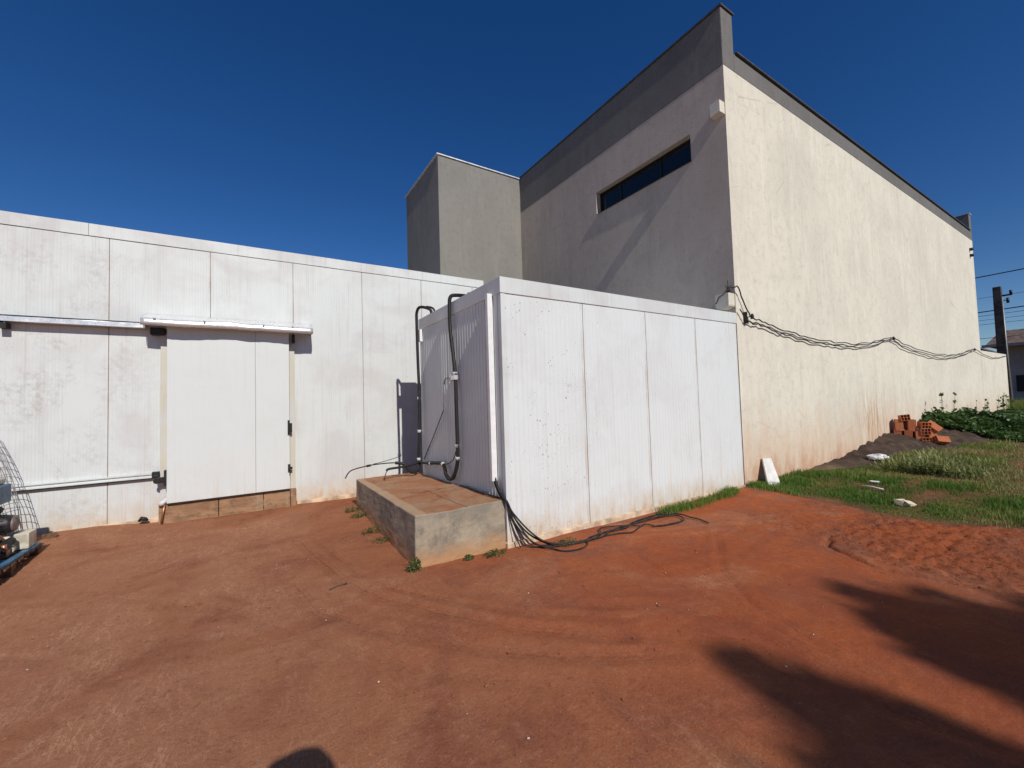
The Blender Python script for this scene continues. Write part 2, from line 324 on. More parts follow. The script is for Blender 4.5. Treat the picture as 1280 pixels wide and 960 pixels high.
M['roof_tile'] = simple('weathered_roof_tile', (0.17, 0.12, 0.095), 0.9, 0.2, 0, 0.35, 3, 0.5, 12)
M['housewall'] = stucco('stained_grey_plaster', (0.42, 0.39, 0.34), (0.30, 0.28, 0.245), False)
M['pole'] = simple('dark_concrete_pole', (0.10, 0.09, 0.082), 0.9, 0.15, 0, 0.3, 4, 0.4)
M['gravel'] = simple('pale_grit', (0.55, 0.47, 0.38), 0.9, 0.2, 0, 0.3, 60)
M['skin'] = simple('skin', (0.45, 0.27, 0.19), 0.5, 0.3)
M['shirt'] = simple('dark_cotton', (0.05, 0.055, 0.07), 0.9, 0.2)
M['denim'] = simple('denim', (0.06, 0.08, 0.13), 0.9, 0.2)
M['hair'] = simple('dark_hair', (0.02, 0.015, 0.012), 0.7, 0.3)

# ------------------------------------------------------------------ mesh helpers
class MB:
    def __init__(s): s.v = []; s.f = []; s.mi = []; s.sm = []
    def add(s, vs, fs, mi=0, smooth=False):
        o = len(s.v); s.v += [tuple(v) for v in vs]
        for f in fs: s.f.append(tuple(i+o for i in f)); s.mi.append(mi); s.sm.append(smooth)
        return s
    def box(s, x0, x1, y0, y1, z0, z1, mi=0):
        vs = [(x, y, z) for z in (z0, z1) for y in (y0, y1) for x in (x0, x1)]
        return s.add(vs, [(0, 2, 3, 1), (4, 5, 7, 6), (0, 1, 5, 4), (2, 6, 7, 3), (0, 4, 6, 2), (1, 3, 7, 5)], mi)
    def hexa(s, b, t, mi=0):          # bottom quad (ccw from above), top quad
        return s.add(list(b)+list(t), [(3, 2, 1, 0), (4, 5, 6, 7), (0, 1, 5, 4), (1, 2, 6, 5), (2, 3, 7, 6), (3, 0, 4, 7)], mi)
    def tube(s, pts, r, n=7, mi=0, caps=True):
        pts = [Vector(p) for p in pts]; rs = r if isinstance(r, (list, tuple)) else [r]*len(pts)
        rings = []; side = None
        for i, p in enumerate(pts):
            t = (pts[min(i+1, len(pts)-1)] - pts[max(i-1, 0)])
            if t.length < 1e-9: t = Vector((0, 0, 1))
            t.normalize()
            if side is None:
                side = t.orthogonal().normalized()
            else:
                side = (side - t*side.dot(t))
                side = side.normalized() if side.length > 1e-6 else t.orthogonal().normalized()
            o = t.cross(side)
            rings.append([p + (side*math.cos(2*math.pi*k/n) + o*math.sin(2*math.pi*k/n))*rs[i] for k in range(n)])
        vs = [v for rg in rings for v in rg]; fs = []
        for i in range(len(pts)-1):
            for k in range(n):
                a = i*n+k; b = i*n+(k+1) % n
                fs.append((a, b, b+n, a+n))
        s.add(vs, fs, mi, True)
        if caps:
            o = len(s.v) - len(vs)
            s.f.append(tuple(o+k for k in reversed(range(n)))); s.mi.append(mi); s.sm.append(False)
            s.f.append(tuple(o+(len(pts)-1)*n+k for k in range(n))); s.mi.append(mi); s.sm.append(False)
        return s
    def prof_x(s, prof, x0, x1, nseg=1, jit=0, mi=0):   # closed (y,z) profile swept along x
        m = len(prof); vs = []
        for i in range(nseg+1):
            x = x0 + (x1-x0)*i/nseg
            for (y, z) in prof: vs.append((x, y + random.uniform(-jit, jit), z + random.uniform(-jit, jit)))
        fs = [(i*m+k, (i+1)*m+k, (i+1)*m+(k+1) % m, i*m+(k+1) % m) for i in range(nseg) for k in range(m)]
        fs += [tuple(range(m)), tuple(nseg*m+k for k in reversed(range(m)))]
        return s.add(vs, fs, mi)
    def build(s, name, mats, parent=None, bevel=0.0, origin=None, fixn=True):
        me = bpy.data.meshes.new(name)
        base = Vector(origin) if origin else (Vector(parent_loc(parent)) if parent else None)
        if base is None:
            a = np.array(s.v); base = Vector(((a[:, 0].min()+a[:, 0].max())/2, (a[:, 1].min()+a[:, 1].max())/2, a[:, 2].min()))
        me.from_pydata([Vector(v)-base for v in s.v], [], s.f)
        mats = mats if isinstance(mats, (list, tuple)) else [mats]
        for m in mats: me.materials.append(M[m] if isinstance(m, str) else m)
        me.polygons.foreach_set('material_index', s.mi); me.polygons.foreach_set('use_smooth', s.sm)
        if fixn:
            b = bmesh.new(); b.from_mesh(me); bmesh.ops.recalc_face_normals(b, faces=b.faces); b.to_mesh(me); b.free()
        me.update()
        o = bpy.data.objects.new(name, me); COL.objects.link(o)
        if parent:
            o.parent = parent; o.location = base - Vector(parent_loc(parent))
        else: o.location = base
        if bevel:
            bv = o.modifiers.new('bevel', 'BEVEL'); bv.width = bevel; bv.segments = 2; bv.limit_method = 'ANGLE'; bv.angle_limit = rad(40)
        return o
def parent_loc(p):
    l = Vector((0, 0, 0))
    while p: l += p.location; p = p.parent
    return l
def tag(o, label=None, cat=None, group=None, kind=None):
    if label: o['label'] = label
    if cat: o['category'] = cat
    if group: o['group'] = group
    if kind: o['kind'] = kind
    return o
def thing(name, loc, label, cat, group=None):
    o = bpy.data.objects.new(name, None); o.empty_display_size = 0.1; COL.objects.link(o); o.location = loc
    return tag(o, label, cat, group)
def npmesh(name, V, F4=None, F3=None, mat=None, attrs=None, smooth=False, loc=(0, 0, 0), parent=None):
    me = bpy.data.meshes.new(name); nv = len(V)
    me.vertices.add(nv); me.vertices.foreach_set('co', np.asarray(V, np.float32).ravel())
    loops = []; starts = []; tot = 0; cnt = []
    if F4 is not None and len(F4): loops.append(np.asarray(F4, np.int32).ravel()); cnt.append(np.full(len(F4), 4))
    if F3 is not None and len(F3): loops.append(np.asarray(F3, np.int32).ravel()); cnt.append(np.full(len(F3), 3))
    L = np.concatenate(loops); Cn = np.concatenate(cnt); st = np.concatenate([[0], np.cumsum(Cn)[:-1]])
    me.loops.add(len(L)); me.loops.foreach_set('vertex_index', L.astype(np.int32))
    me.polygons.add(len(Cn)); me.polygons.foreach_set('loop_start', st.astype(np.int32))
    me.polygons.foreach_set('use_smooth', np.full(len(Cn), smooth))
    me.update(calc_edges=True)
    for k, a in (attrs or {}).items():
        at = me.attributes.new(k, 'FLOAT', 'POINT'); at.data.foreach_set('value', np.asarray(a, np.float32))
    if mat: me.materials.append(M[mat])
    o = bpy.data.objects.new(name, me); COL.objects.link(o); o.location = loc
    if parent: o.parent = parent
    return o
def sstep(a, b, x): t = np.clip((x-a)/(b-a), 0, 1); return t*t*(3-2*t)
_tab = rng.random((256, 256))
def vnoise(x, y):
    x = np.asarray(x, float); y = np.asarray(y, float)
    xi = np.floor(x).astype(int); yi = np.floor(y).astype(int); fx = x-xi; fy = y-yi
    fx = fx*fx*(3-2*fx); fy = fy*fy*(3-2*fy)
    g = lambda a, b: _tab[a & 255, b & 255]
    return (g(xi, yi)*(1-fx)+g(xi+1, yi)*fx)*(1-fy) + (g(xi, yi+1)*(1-fx)+g(xi+1, yi+1)*fx)*fy - 0.5
def fbm(x, y, o=4, g=0.5):
    r = 0; a = 1
    for i in range(o): r = r + a*vnoise(x*2**i + 17*i, y*2**i + 31*i); a *= g
    return r
def pdist(x, y, pts):
    d = np.full(np.shape(x), 1e9)
    for (ax, ay), (bx, by) in zip(pts[:-1], pts[1:]):
        vx, vy = bx-ax, by-ay; t = np.clip(((x-ax)*vx+(y-ay)*vy)/(vx*vx+vy*vy), 0, 1)
        d = np.minimum(d, np.hypot(x-ax-t*vx, y-ay-t*vy))
    return d
def smooth_pts(pts, n=6):
    out = []; P = [Vector(p) for p in pts]
    for i in range(len(P)-1):
        p0 = P[max(i-1, 0)]; p1 = P[i]; p2 = P[i+1]; p3 = P[min(i+2, len(P)-1)]
        for k in range(n):
            t = k/n
            out.append(0.5*((2*p1)+(-p0+p2)*t+(2*p0-5*p1+4*p2-p3)*t*t+(-p0+3*p1-3*p2+p3)*t**3))
    out.append(P[-1]); return out

# ------------------------------------------------------------------ ground
EDGE = [(7.02, 3.95), (7.09, 3.09), (6.98, 2.45), (6.70, 2.02), (6.71, 1.59), (7.24, 0.94), (7.6, 0.2), (8.2, -2), (9, -8)]
def edge_x(y):
    ys = np.array([p[1] for p in EDGE])[::-1]; xs = np.array([p[0] for p in EDGE])[::-1]
    return np.interp(y, ys, xs)
def gz(x, y):
    x = np.asarray(x, float); y = np.asarray(y, float)
    z = 0.017*np.clip(x-7, 0, 33)
    z = z + 0.05*np.exp(-((x-1.25)**2+(y-6.7)**2)/0.35)
    z = z + 0.07*sstep(-0.9, -1.9, x)*sstep(5.6, 7.5, y) - 0.03*np.exp(-((x-1.5)**2/0.6+(y-7.8)**2/0.08))
    z = z + 0.03*sstep(4.5, 6.5, x)*sstep(2.9, 3.7, y)*sstep(7.6, 7.0, x)
    return z
def gz1(x, y): return float(gz(x, y))
def ground():
    def axis(lo, hi, step, far0, far1):
        a = list(np.arange(lo, hi, step)); st = step; v = a[-1]
        while v < far1: st *= 1.22; v += st; a.append(v)
        st = step; v = a[0]; pre = []
        while v > far0: st *= 1.22; v -= st; pre.append(v)
        return np.array(pre[::-1]+a)
    xs = axis(-3.2, 8.2, 0.024, -900, 1500); ys = axis(0.35, 8.0, 0.024, -900, 1500)
    X, Y = np.meshgrid(xs, ys); X = X.ravel(); Y = Y.ravel()
    near = sstep(14, 8, X)*sstep(-7, -3, X)*sstep(10, 8.4, Y)*sstep(-5, -1, Y)
    Z = gz(X, Y)
    Z += near*(0.016*fbm(X*0.9, Y*0.9, 3) + 0.006*fbm(X*4.2+5, Y*4.2, 4, 0.6))
    lot = sstep(-0.12, 0.12, X - edge_x(Y) + 0.25*fbm(X*3, Y*3, 3)) * sstep(4.3, 3.9, Y)
    lot = np.where((X > 24.6) | (X > 60) | (Y < -20) | (Y > 30), 1, lot)
    # rutted, crumbly soil between the yard and the grass
    scarp = [(6.6, 1.80), (6.37, 1.85), (5.95, 1.96), (5.53, 1.98), (5.2, 2.05), (5.02, 1.93), (4.80, 1.69), (4.72, 1.5), (4.75, 1.33), (4.83, 0.98), (4.89, 0.6), (5.0, 0.1)]
    wx = X + 0.08*fbm(X*5, Y*5, 3); wy = Y + 0.08*fbm(X*5+40, Y*5, 3)
    d = pdist(wx, wy, scarp)
    inside = sstep(-0.05, 0.25, X - np.interp(Y, [0.1, 0.66, 1.35, 1.7, 1.95], [5.0, 4.89, 4.75, 4.8, 5.2])) * sstep(2.25, 1.9, Y) * (1-lot)
    crumble = inside + 0.6*sstep(4.4, 5.6, X)*sstep(3.3, 2.6, Y)*(1-lot)
    Z += near*crumble*(0.030*np.abs(fbm(X*6, Y*6, 4, 0.65)) + 0.018*fbm(X*16, Y*16, 3, 0.7))
    cut = np.exp(-(d/0.030)**2)*(0.3+1.4*np.clip(vnoise(X*7, Y*7)+0.45, 0, 1))
    Z += near*(0.016*np.exp(-(d/0.09)**2) - 0.048*cut)
    track = 0.95*np.clip(cut, 0, 1); trd = np.full(X.shape, 0.008)
    T = [([(0.45, 5.6), (0.53, 5.1), (0.69, 4.11), (0.9, 3.5), (1.15, 3.08), (1.53, 2.54), (2.1, 2.0)], 0.055, 0.75),
         ([(0.60, 5.6), (0.68, 5.1), (0.82, 4.2), (1.02, 3.65), (1.30, 3.2), (1.7, 2.66), (2.3, 2.15)], 0.045, 0.6),
         ([(0.30, 4.3), (0.43, 3.6), (0.69, 3.14), (1.01, 2.73), (1.23, 2.45), (1.6, 2.1), (2.2, 1.7)], 0.055, 0.6),
         ([(2.2, 2.45), (2.62, 2.18), (2.84, 1.8), (2.83, 1.46), (2.74, 1.07), (2.70, 0.8), (2.8, 0.48)], 0.06, 0.9),
         ([(3.3, 3.0), (3.05, 2.3), (3.0, 1.75), (2.95, 1.3), (2.92, 0.9)], 0.03, 0.6),
         ([(4.6, 2.9), (3.6, 2.25), (3.2, 1.75), (3.0, 1.2)], 0.04, 0.6),
         ([(-2.0, 5.4), (-1.0, 4.9), (-0.2, 4.1), (0.35, 3.2), (0.8, 2.5), (1.4, 1.9)], 0.05, 0.3),
         ([(-2.0, 4.6), (-1.2, 4.0), (-0.5, 3.2), (-0.1, 2.4)], 0.05, 0.3),
         ([(5.9, 3.2), (4.9, 2.75), (4.0, 2.6), (3.0, 2.75), (2.2, 3.1)], 0.05, 0.3),
         ([(6.3, 3.0), (5.1, 2.5), (4.1, 2.35), (3.1, 2.5)], 0.05, 0.3)]
    for pts, w, a in T:
        dd = pdist(X + 0.02*fbm(X*4, Y*4, 2), Y + 0.02*fbm(X*4+9, Y*4, 2), pts)
        g = np.exp(-(dd/w)**2); brk = np.clip(0.75+0.9*vnoise(X*5+3, Y*5), 0.15, 1)
        Z += near*(-0.012*a*g*brk + 0.007*a*np.exp(-((dd-1.9*w)/(0.7*w))**2))
        trd = np.where(a*g*brk > track, dd, trd); track = np.maximum(track, a*g*brk)
    wet = sstep(1.4, 3.0, X)*sstep(3.6, 2.4, Y)*sstep(5.2, 3.9, X)
    nx, ny = len(xs), len(ys); i = np.arange(nx-1); j = np.arange(ny-1)
    a = (j[:, None]*nx+i[None, :]).ravel(); F = np.stack([a, a+1, a+nx+1, a+nx], 1)
    o = npmesh('ground', np.stack([X, Y, Z], 1), F4=F, mat='soil', attrs={'trd': trd, 'lot': lot, 'track': track, 'wet': wet, 'crumble': np.clip(crumble, 0, 1)*near}, smooth=True)
    tag(o, kind='structure')
ground()

# ------------------------------------------------------------------ cold room panels
def flat_panel(name, x0, w, yf, z0, z1, parent, mat='panel'):
    m = MB().box(x0+0.0028, x0+w-0.0028, yf, yf+0.08, z0, z1)
    return m.build(name, mat, parent, bevel=0.002, origin=(x0, yf, z0))
def ribbed_panel(name, w, h, mat, parent, loc, rotz, pitch=0.065, rib=0.0032):
    xs = [0.004]; ys = [0.0]
    k = int((w-0.03)/pitch); off = (w-k*pitch)/2
    for i in range(k+1):
        c = off+i*pitch
        if c-0.01 < 0.008 or c+0.01 > w-0.008: continue
        xs += [c-0.009, c-0.0045, c+0.0045, c+0.009]; ys += [0, -rib, -rib, 0]
    xs.append(w-0.004); ys.append(0.0)
    xs += [w-0.004, 0.004]; ys += [0.06, 0.06]
    n = len(xs); vs = [(x, y, 0) for x, y in zip(xs, ys)]+[(x, y, h) for x, y in zip(xs, ys)]
    fs = [(i, (i+1) % n, n+(i+1) % n, n+i) for i in range(n)]+[tuple(range(n))[::-1], tuple(range(n, 2*n))]
    mb = MB().add(vs, fs); o = mb.build(name, mat, None, origin=(0, 0, 0))
    o.parent = parent; o.location = Vector(loc)-parent_loc(parent); o.rotation_euler.z = rotz
    return o

# --- long white cold-store building on the left
YL = 7.80
big = thing('cold_store_building', (0.0, YL+2.5, 0), 'long white insulated panel building with a sliding door', 'building')
JX = [-1.708-1.133*k for k in range(6, 0, -1)] + [-1.708, -0.562, 0.571, 1.694, 2.826, 3.96]
for a, b in zip(JX[:-1], JX[1:]): flat_panel('wall_panel', a, b-a, YL, 0.035, 4.045, big)
flat_panel('wall_panel', 3.96, 0.265, YL, 0.035, 4.045, big)
MB().box(-8.5, 4.222, YL+0.012, YL+0.07, 0.02, 4.05).build('joint_backing', 'joint', big)
MB().box(-8.5, 4.225, YL+0.085, YL+5.0, 0.0, 4.10).build('room_body', 'panel', big)
for x0, x1 in ((-8.5, -1.92), (-1.916, 4.235)):
    mb = MB(); n = max(3, int((x1-x0)/0.5))
    mb.prof_x([(YL-0.012, 4.05), (YL-0.014, 4.215), (YL+0.2, 4.222), (YL+0.2, 4.15), (YL+0.02, 4.15), (YL+0.02, 4.05)], x0, x1, n, 0.0022)
    mb.build('roof_edge_trim', 'trim', big)
MB().box(-8.5, -1.16, YL-0.02, YL+0.05, -0.05, 0.075).box(0.60, 4.23, YL-0.02, YL+0.05, -0.08, 0.035).build('base_kerb', 'kerb', big, bevel=0.006)
# threshold under the door
thr = MB()
for a, b in ((-1.15, -0.46), (-0.452, 0.12), (0.128, 0.495), (0.502, 0.585)):
    thr.box(a, b, YL-0.125, YL-0.003, -0.06, 0.262)
thr.build('door_threshold', 'sill', big, bevel=0.006)
MB().box(-1.145, -1.062, YL-0.05, YL-0.003, 0.263, 2.74).build('door_jamb', 'jamb', big, bevel=0.004)
MB().box(0.502, 0.578, YL-0.05, YL-0.003, 0.263, 2.74).build('door_jamb', 'jamb', big, bevel=0.004)
DY = YL-0.17
door = MB().box(-1.057, 0.0205, DY, DY+0.10, 0.285, 2.86).box(0.0235, 0.492, DY, DY+0.10, 0.285, 2.86).build('sliding_door', 'door', big, bevel=0.004)
MB().box(-1.05, 0.488, DY+0.004, DY+0.09, 0.268, 0.2845).build('bottom_seal', 'black', door)
MB().box(0.018, 0.026, DY+0.012, DY+0.09, 0.29, 2.85).build('panel_seam', 'joint', door)
def latch(z0, z1, w):
    mb = MB().box(0.462, 0.462+w, DY-0.03, DY-0.001, z0, z1).box(0.470, 0.486, DY-0.05, DY-0.031, z0+0.03, z1-0.03)
    mb.box(0.494, 0.53, DY+0.02, DY+0.05, z0+0.03, z1-0.05)
    return mb
latch(1.16, 1.39, 0.03).build('door_latch', 'steel_dark', door, bevel=0.004)
mb = latch(0.56, 0.68, 0.036); mb.box(0.482, 0.498, DY-0.02, DY-0.002, 0.50, 0.555); mb.build('door_latch', 'steel_dark', door, bevel=0.004)
g = MB().box(-1.17, -1.085, DY-0.02, DY+0.03, 0.585, 0.665).box(-1.084, -1.0585, DY-0.03, DY+0.05, 0.54, 0.76).tube([(-1.16, DY-0.035, 0.62), (-1.16, DY-0.01, 0.62)], 0.04, 10).box(-1.19, -1.155, DY-0.02, DY+0.02, 0.655, 0.70)
g.build('floor_guide', 'steel_dark', big, bevel=0.003)
# galvanised door track and its crumpled cover
mb = MB(); n = 8
mb.prof_x([(YL-0.14, 2.786), (YL-0.14, 2.842), (YL-0.135, 2.850), (YL-0.003, 2.850), (YL-0.003, 2.840), (YL-0.13, 2.840), (YL-0.13, 2.793), (YL-0.03, 2.793), (YL-0.03, 2.786)], -2.68, -1.30, n, 0.001)
tr = mb.build('door_track', 'galv', big)
MB().box(-2.675, -1.36, YL-0.135, YL-0.004, 2.852, 2.866).build('track_top_strip', 'black', tr)  # black strip along the top of the track
MB().box(-2.70, -2.62, YL-0.13, YL-0.003, 2.70, 2.766).box(-2.70, -2.684, YL-0.13, YL-0.003, 2.768, 2.85).build('track_bracket', 'steel_dark', tr)
cv = MB(); prof = []; NS = 42; vs = []
for i in range(NS+1):
    x = -1.315 + 2.145*i/NS; t = i/NS
    w = 0.010*math.sin(t*9)+0.012*math.exp(-((t-0.58)/0.07)**2)
    j = lambda a: random.uniform(-a, a)
    P = [(YL-0.003, 3.022), (YL-0.18, 2.965+j(.002)), (YL-0.345+w, 2.902+j(.004)), (YL-0.366-w, 2.884+j(.003)), (YL-0.374-w*1.6+j(.003), 2.842), (YL-0.370-w*1.8+j(.004), 2.806-0.6*w+j(.003)), (YL-0.335-w, 2.799-0.6*w)]
    Q = [(y+0.004, z-0.005) for y, z in P[:-1]]
    ring = P + Q[::-1]; vs += [(x, y, z) for y, z in ring]
m_ = 13
fs = [(i*m_+k, (i+1)*m_+k, (i+1)*m_+(k+1) % m_, i*m_+(k+1) % m_) for i in range(NS) for k in range(m_)]+[tuple(range(m_)), tuple(NS*m_+k for k in reversed(range(m_)))]
cv.add(vs, fs, 0, True); cover = cv.build('track_cover', 'galv', big)
for x in (-1.322, 0.832): MB().box(x, x+0.006, YL-0.345, YL-0.003, 2.82, 2.90).build('end_plate', 'galv', cover)
for x in (-1.18, -0.62, 0.12, 0.52): MB().box(x, x+0.03, YL-0.392, YL-0.352, 2.868, 2.895).build('cover_clip', 'wire', cover)
MB().box(-1.25, -1.09, YL-0.13, YL-0.004, 2.70, 2.80).build('cover_end_shade', 'steel_dark', big)  # dark block standing in for the shadow under the cover's left end
MB().box(0.54, 0.58, YL-0.16, YL-0.06, 2.66, 2.80).build('cover_end_shade', 'steel_dark', big)  # matching shadow block under the cover's right end
# low guide rail left of the door
mb = MB().prof_x([(YL-0.055, 0.655), (YL-0.055, 0.668), (YL-0.035, 0.672), (YL-0.035, 0.698), (YL-0.055, 0.702), (YL-0.055, 0.718), (YL-0.003, 0.722), (YL-0.003, 0.655)], -3.6, -1.235, 5, 0.0008)
gr = mb.build('guide_rail', 'trim', big)
MB().box(-3.6, -1.235, YL-0.05, YL-0.003, 0.638, 0.6535).build('rail_under_strip', 'black', gr)  # black strip along the underside of the rail
MB().box(-1.234, -1.155, YL-0.075, YL-0.003, 0.645, 0.735).build('rail_stop', 'black', gr, bevel=0.004)

# --- small ribbed cold room box
XB, YB, XB2, YB2, ZB = 2.333, 3.90, 7.028, 6.555, 2.985
boxr = thing('cold_room_box', ((XB+XB2)/2, (YB+YB2)/2, 0), 'smaller white ribbed cold room box in the middle of the yard', 'cold room')
jx = [XB+0.03, 3.534, 4.709, 5.870, XB2]
for a, b in zip(jx[:-1], jx[1:]):
    ribbed_panel('wall_panel', b-a, 2.76, 'panel_ribbed', boxr, (a, YB, 0.055), 0)
sy = [YB2-0.02, 5.42, 4.24, YB+0.06]
for a, b in zip(sy[:-1], sy[1:]):
    ribbed_panel('side_panel', a-b, 2.76, 'panel_side', boxr, (XB, a, 0.055), rad(-90), 0.078, 0.0036)
MB().box(XB+0.02, XB2, YB+0.02, YB2-0.02, 0.0, 2.80).build('room_body', 'joint', boxr)
MB().box(XB-0.006, XB+0.05, YB-0.006, YB+0.055, 0.05, 2.80).build('corner_trim', 'trim', boxr, bevel=0.003)
cap = MB().box(XB-0.014, 4.05, YB-0.014, YB+0.3, 2.803, ZB).box(4.053, XB2, YB-0.013, YB+0.3, 2.803, ZB).box(XB-0.0145, XB+0.3, YB+0.302, YB2, 2.803, ZB).box(XB+0.302, XB2, YB+0.302, YB2, 2.803, ZB-0.02)
cap.build('roof_trim', 'trim', boxr, bevel=0.004)
MB().box(XB-0.018, XB2-0.01, YB-0.028, YB+0.05, -0.06, 0.056).build('base_kerb', 'kerb', boxr, bevel=0.008)
MB().box(XB2+0.001, XB2+0.018, YB+0.02, YB+0.3, 0.03, 2.98).build('gap_shade_strip', 'black', boxr)  # black strip standing in for the shade inside the open gap
MB().box(XB-0.05, XB-0.004, 6.40, 6.47, 2.60, 2.80).build('junction_cover', 'pvc', boxr, bevel=0.004)
# white trunking down the side wall
trk = MB().box(XB-0.074, XB-0.006, 4.075, 4.13, 0.70, 2.83).build('cable_trunking', 'pvc', boxr, bevel=0.003)

# --- tall building behind
XG, YW, XE = 7.05, 3.90, 24.40
bld = thing('commercial_building', (15.5, 11.0, 0), 'tall beige rendered building with dark grey parapet and stair tower', 'building')
wl = MB()
wl.box(XG+0.26, XE, YW, YW+0.25, -0.1, 7.42)                                   # long side wall
wl.box(XG+0.26, XE, 18.0, 18.25, -0.1, 7.42).box(XE-0.25, XE, YW+0.25, 18.0, -0.1, 7.42)
wl.build('side_wall', 'beige', bld)
WY0, WY1, WZ0, WZ1 = 4.595, 7.14, 6.02, 6.562
gb = MB()
gb.box(XG, XG+0.26, YW, WY0, -0.1, 7.42).box(XG, XG+0.26, WY1, 18.25, -0.1, 7.42)
gb.box(XG, XG+0.26, WY0, WY1, -0.1, WZ0).box(XG, XG+0.26, WY0, WY1, WZ1, 7.42)
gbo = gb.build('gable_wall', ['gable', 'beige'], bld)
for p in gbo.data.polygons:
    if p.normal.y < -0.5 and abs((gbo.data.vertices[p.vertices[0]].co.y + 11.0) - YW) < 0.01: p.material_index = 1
pp = MB()
pp.box(XG-0.004, XG+0.36, YW-0.004, 18.25, 7.423, 8.49)
pp.box(XG+0.363, XE, YW-0.004, YW+0.25, 7.423, 7.775).box(XG+0.363, XE, 18.0, 18.25, 7.423, 7.775)
pp.box(XE-0.32, XE+0.001, YW-0.006, 18.25, 7.778, 8.46)
par = pp.build('parapet', 'grey', bld, bevel=0.012)
MB().box(XG-0.03, XG+0.39, YW-0.03, 18.28, 8.491, 8.52).build('parapet_cap', 'flash_dark', par)
MB().box(XG+0.40, XE-0.33, YW-0.045, YW+0.28, 7.777, 7.80).build('parapet_flashing', 'flash_dark', par)
MB().box(XE-0.34, XE+0.02, YW-0.03, 18.28, 8.461, 8.485).build('parapet_cap', 'flash', par)
MB().box(XG+0.27, XE-0.26, YW+0.26, 17.99, 7.15, 7.25).build('roof', 'grey', bld)
tw = MB().box(4.34, XG-0.001, 10.42, 13.2, -0.1, 8.46).build('stair_tower', 'olive', bld, bevel=0.012)
MB().box(4.30, XG-0.006, 10.385, 13.24, 8.462, 8.49).build('tower_cap', 'flash', tw)
win = MB()
fx0, fx1 = XG+0.13, XG+0.18
win.box(fx0, fx1, WY0+0.002, WY1-0.002, WZ0+0.002, WZ0+0.035).box(fx0, fx1, WY0+0.002, WY1-0.002, WZ1-0.035, WZ1-0.002)
for yy in (WY0+0.002, 5.36, 6.46, WY1-0.042): win.box(fx0+0.002, fx1-0.002, yy, yy+0.04, WZ0+0.036, WZ1-0.036)
wo = win.build('window_frame', 'frame', bld)
MB().box(fx0+0.02, fx0+0.026, WY0+0.03, WY1-0.03, WZ0+0.03, WZ1-0.03).build('window_pane', 'glass', wo)
MB().box(XG+0.20, XG+0.25, WY0-0.05, WY1+0.05, WZ0-0.05, WZ1+0.05).build('window_backing', 'black', wo)  # black sheet closing the opening behind the pane
MB().box(XG-0.03, XG+0.128, WY0+0.003, WY1-0.003, WZ0-0.0, WZ0+0.0015).build('window_sill', 'flash_dark', wo)
s1 = MB().box(6.895, XG-0.001, YW+0.01, 4.10, 6.52, 6.735).build('beam_stub', 'beige', bld, bevel=0.006)
s2 = MB(); pr = []
vs = []
for x in (6.86, XG-0.001):
    for k in range(9):
        a = math.pi*k/8; vs.append((x, YW+0.13-0.12*math.cos(a), 3.13-0.07*math.sin(a)))
    vs += [(x, YW+0.25, 3.33), (x, YW+0.01, 3.33)]
m_ = 11
s2.add(vs, [(k, (k+1) % m_, m_+(k+1) % m_, m_+k) for k in range(m_)]+[tuple(range(m_)), tuple(m_+k for k in reversed(range(m_)))])
s2.build('beam_stub', 'beige', bld, bevel=0.004)
for z in (6.74, 6.98):
    MB().tube([(23.85, YW+0.02, z), (23.85, YW-0.10, z-0.01)], 0.06, 10).build('drain_spout', 'steel_dark', bld)

# low boundary wall continuing the long side
lw = MB().box(XE+0.02, 29.17, YW-0.003, YW+0.2, 0.1, 3.02).build('boundary_wall', 'beige', None, bevel=0.01)
tag(lw, 'low cream boundary wall running on from the tall building to the street', 'wall')

# --- concrete block beside the box
cb = MB(); nX, nY = 6, 12; x0, x1, y0, y1 = 1.312, 2.318, 3.93, 6.785
cb.hexa([(x0, y0, -0.08), (x1+0.006, y0-0.01, -0.08), (x1+0.006, y1, -0.08), (x0+0.03, y1, -0.08)], [(x0, y0, 0.508), (x1+0.005, y0-0.005, 0.514), (x1, y1, 0.45), (x0+0.03, y1, 0.45)])
me_o = cb.build('concrete_plinth', 'concrete', None)
b = bmesh.new(); b.from_mesh(me_o.data); bmesh.ops.subdivide_edges(b, edges=b.edges[:], cuts=22, use_grid_fill=True)
for v in b.verts:
    q = v.co*6
    from mathutils import noise as mn
    f = mn.noise_vector(q)*0.007 + mn.noise_vector(v.co*19)*0.005
    v.co += f
for f in b.faces: f.smooth = False
b.to_mesh(me_o.data); b.free()
bv = me_o.modifiers.new('bevel', 'BEVEL'); bv.width = 0.012; bv.segments = 2; bv.limit_method = 'ANGLE'; bv.angle_limit = rad(55)
tag(me_o, 'low raw concrete block stained with red soil beside the ribbed box', 'plinth')

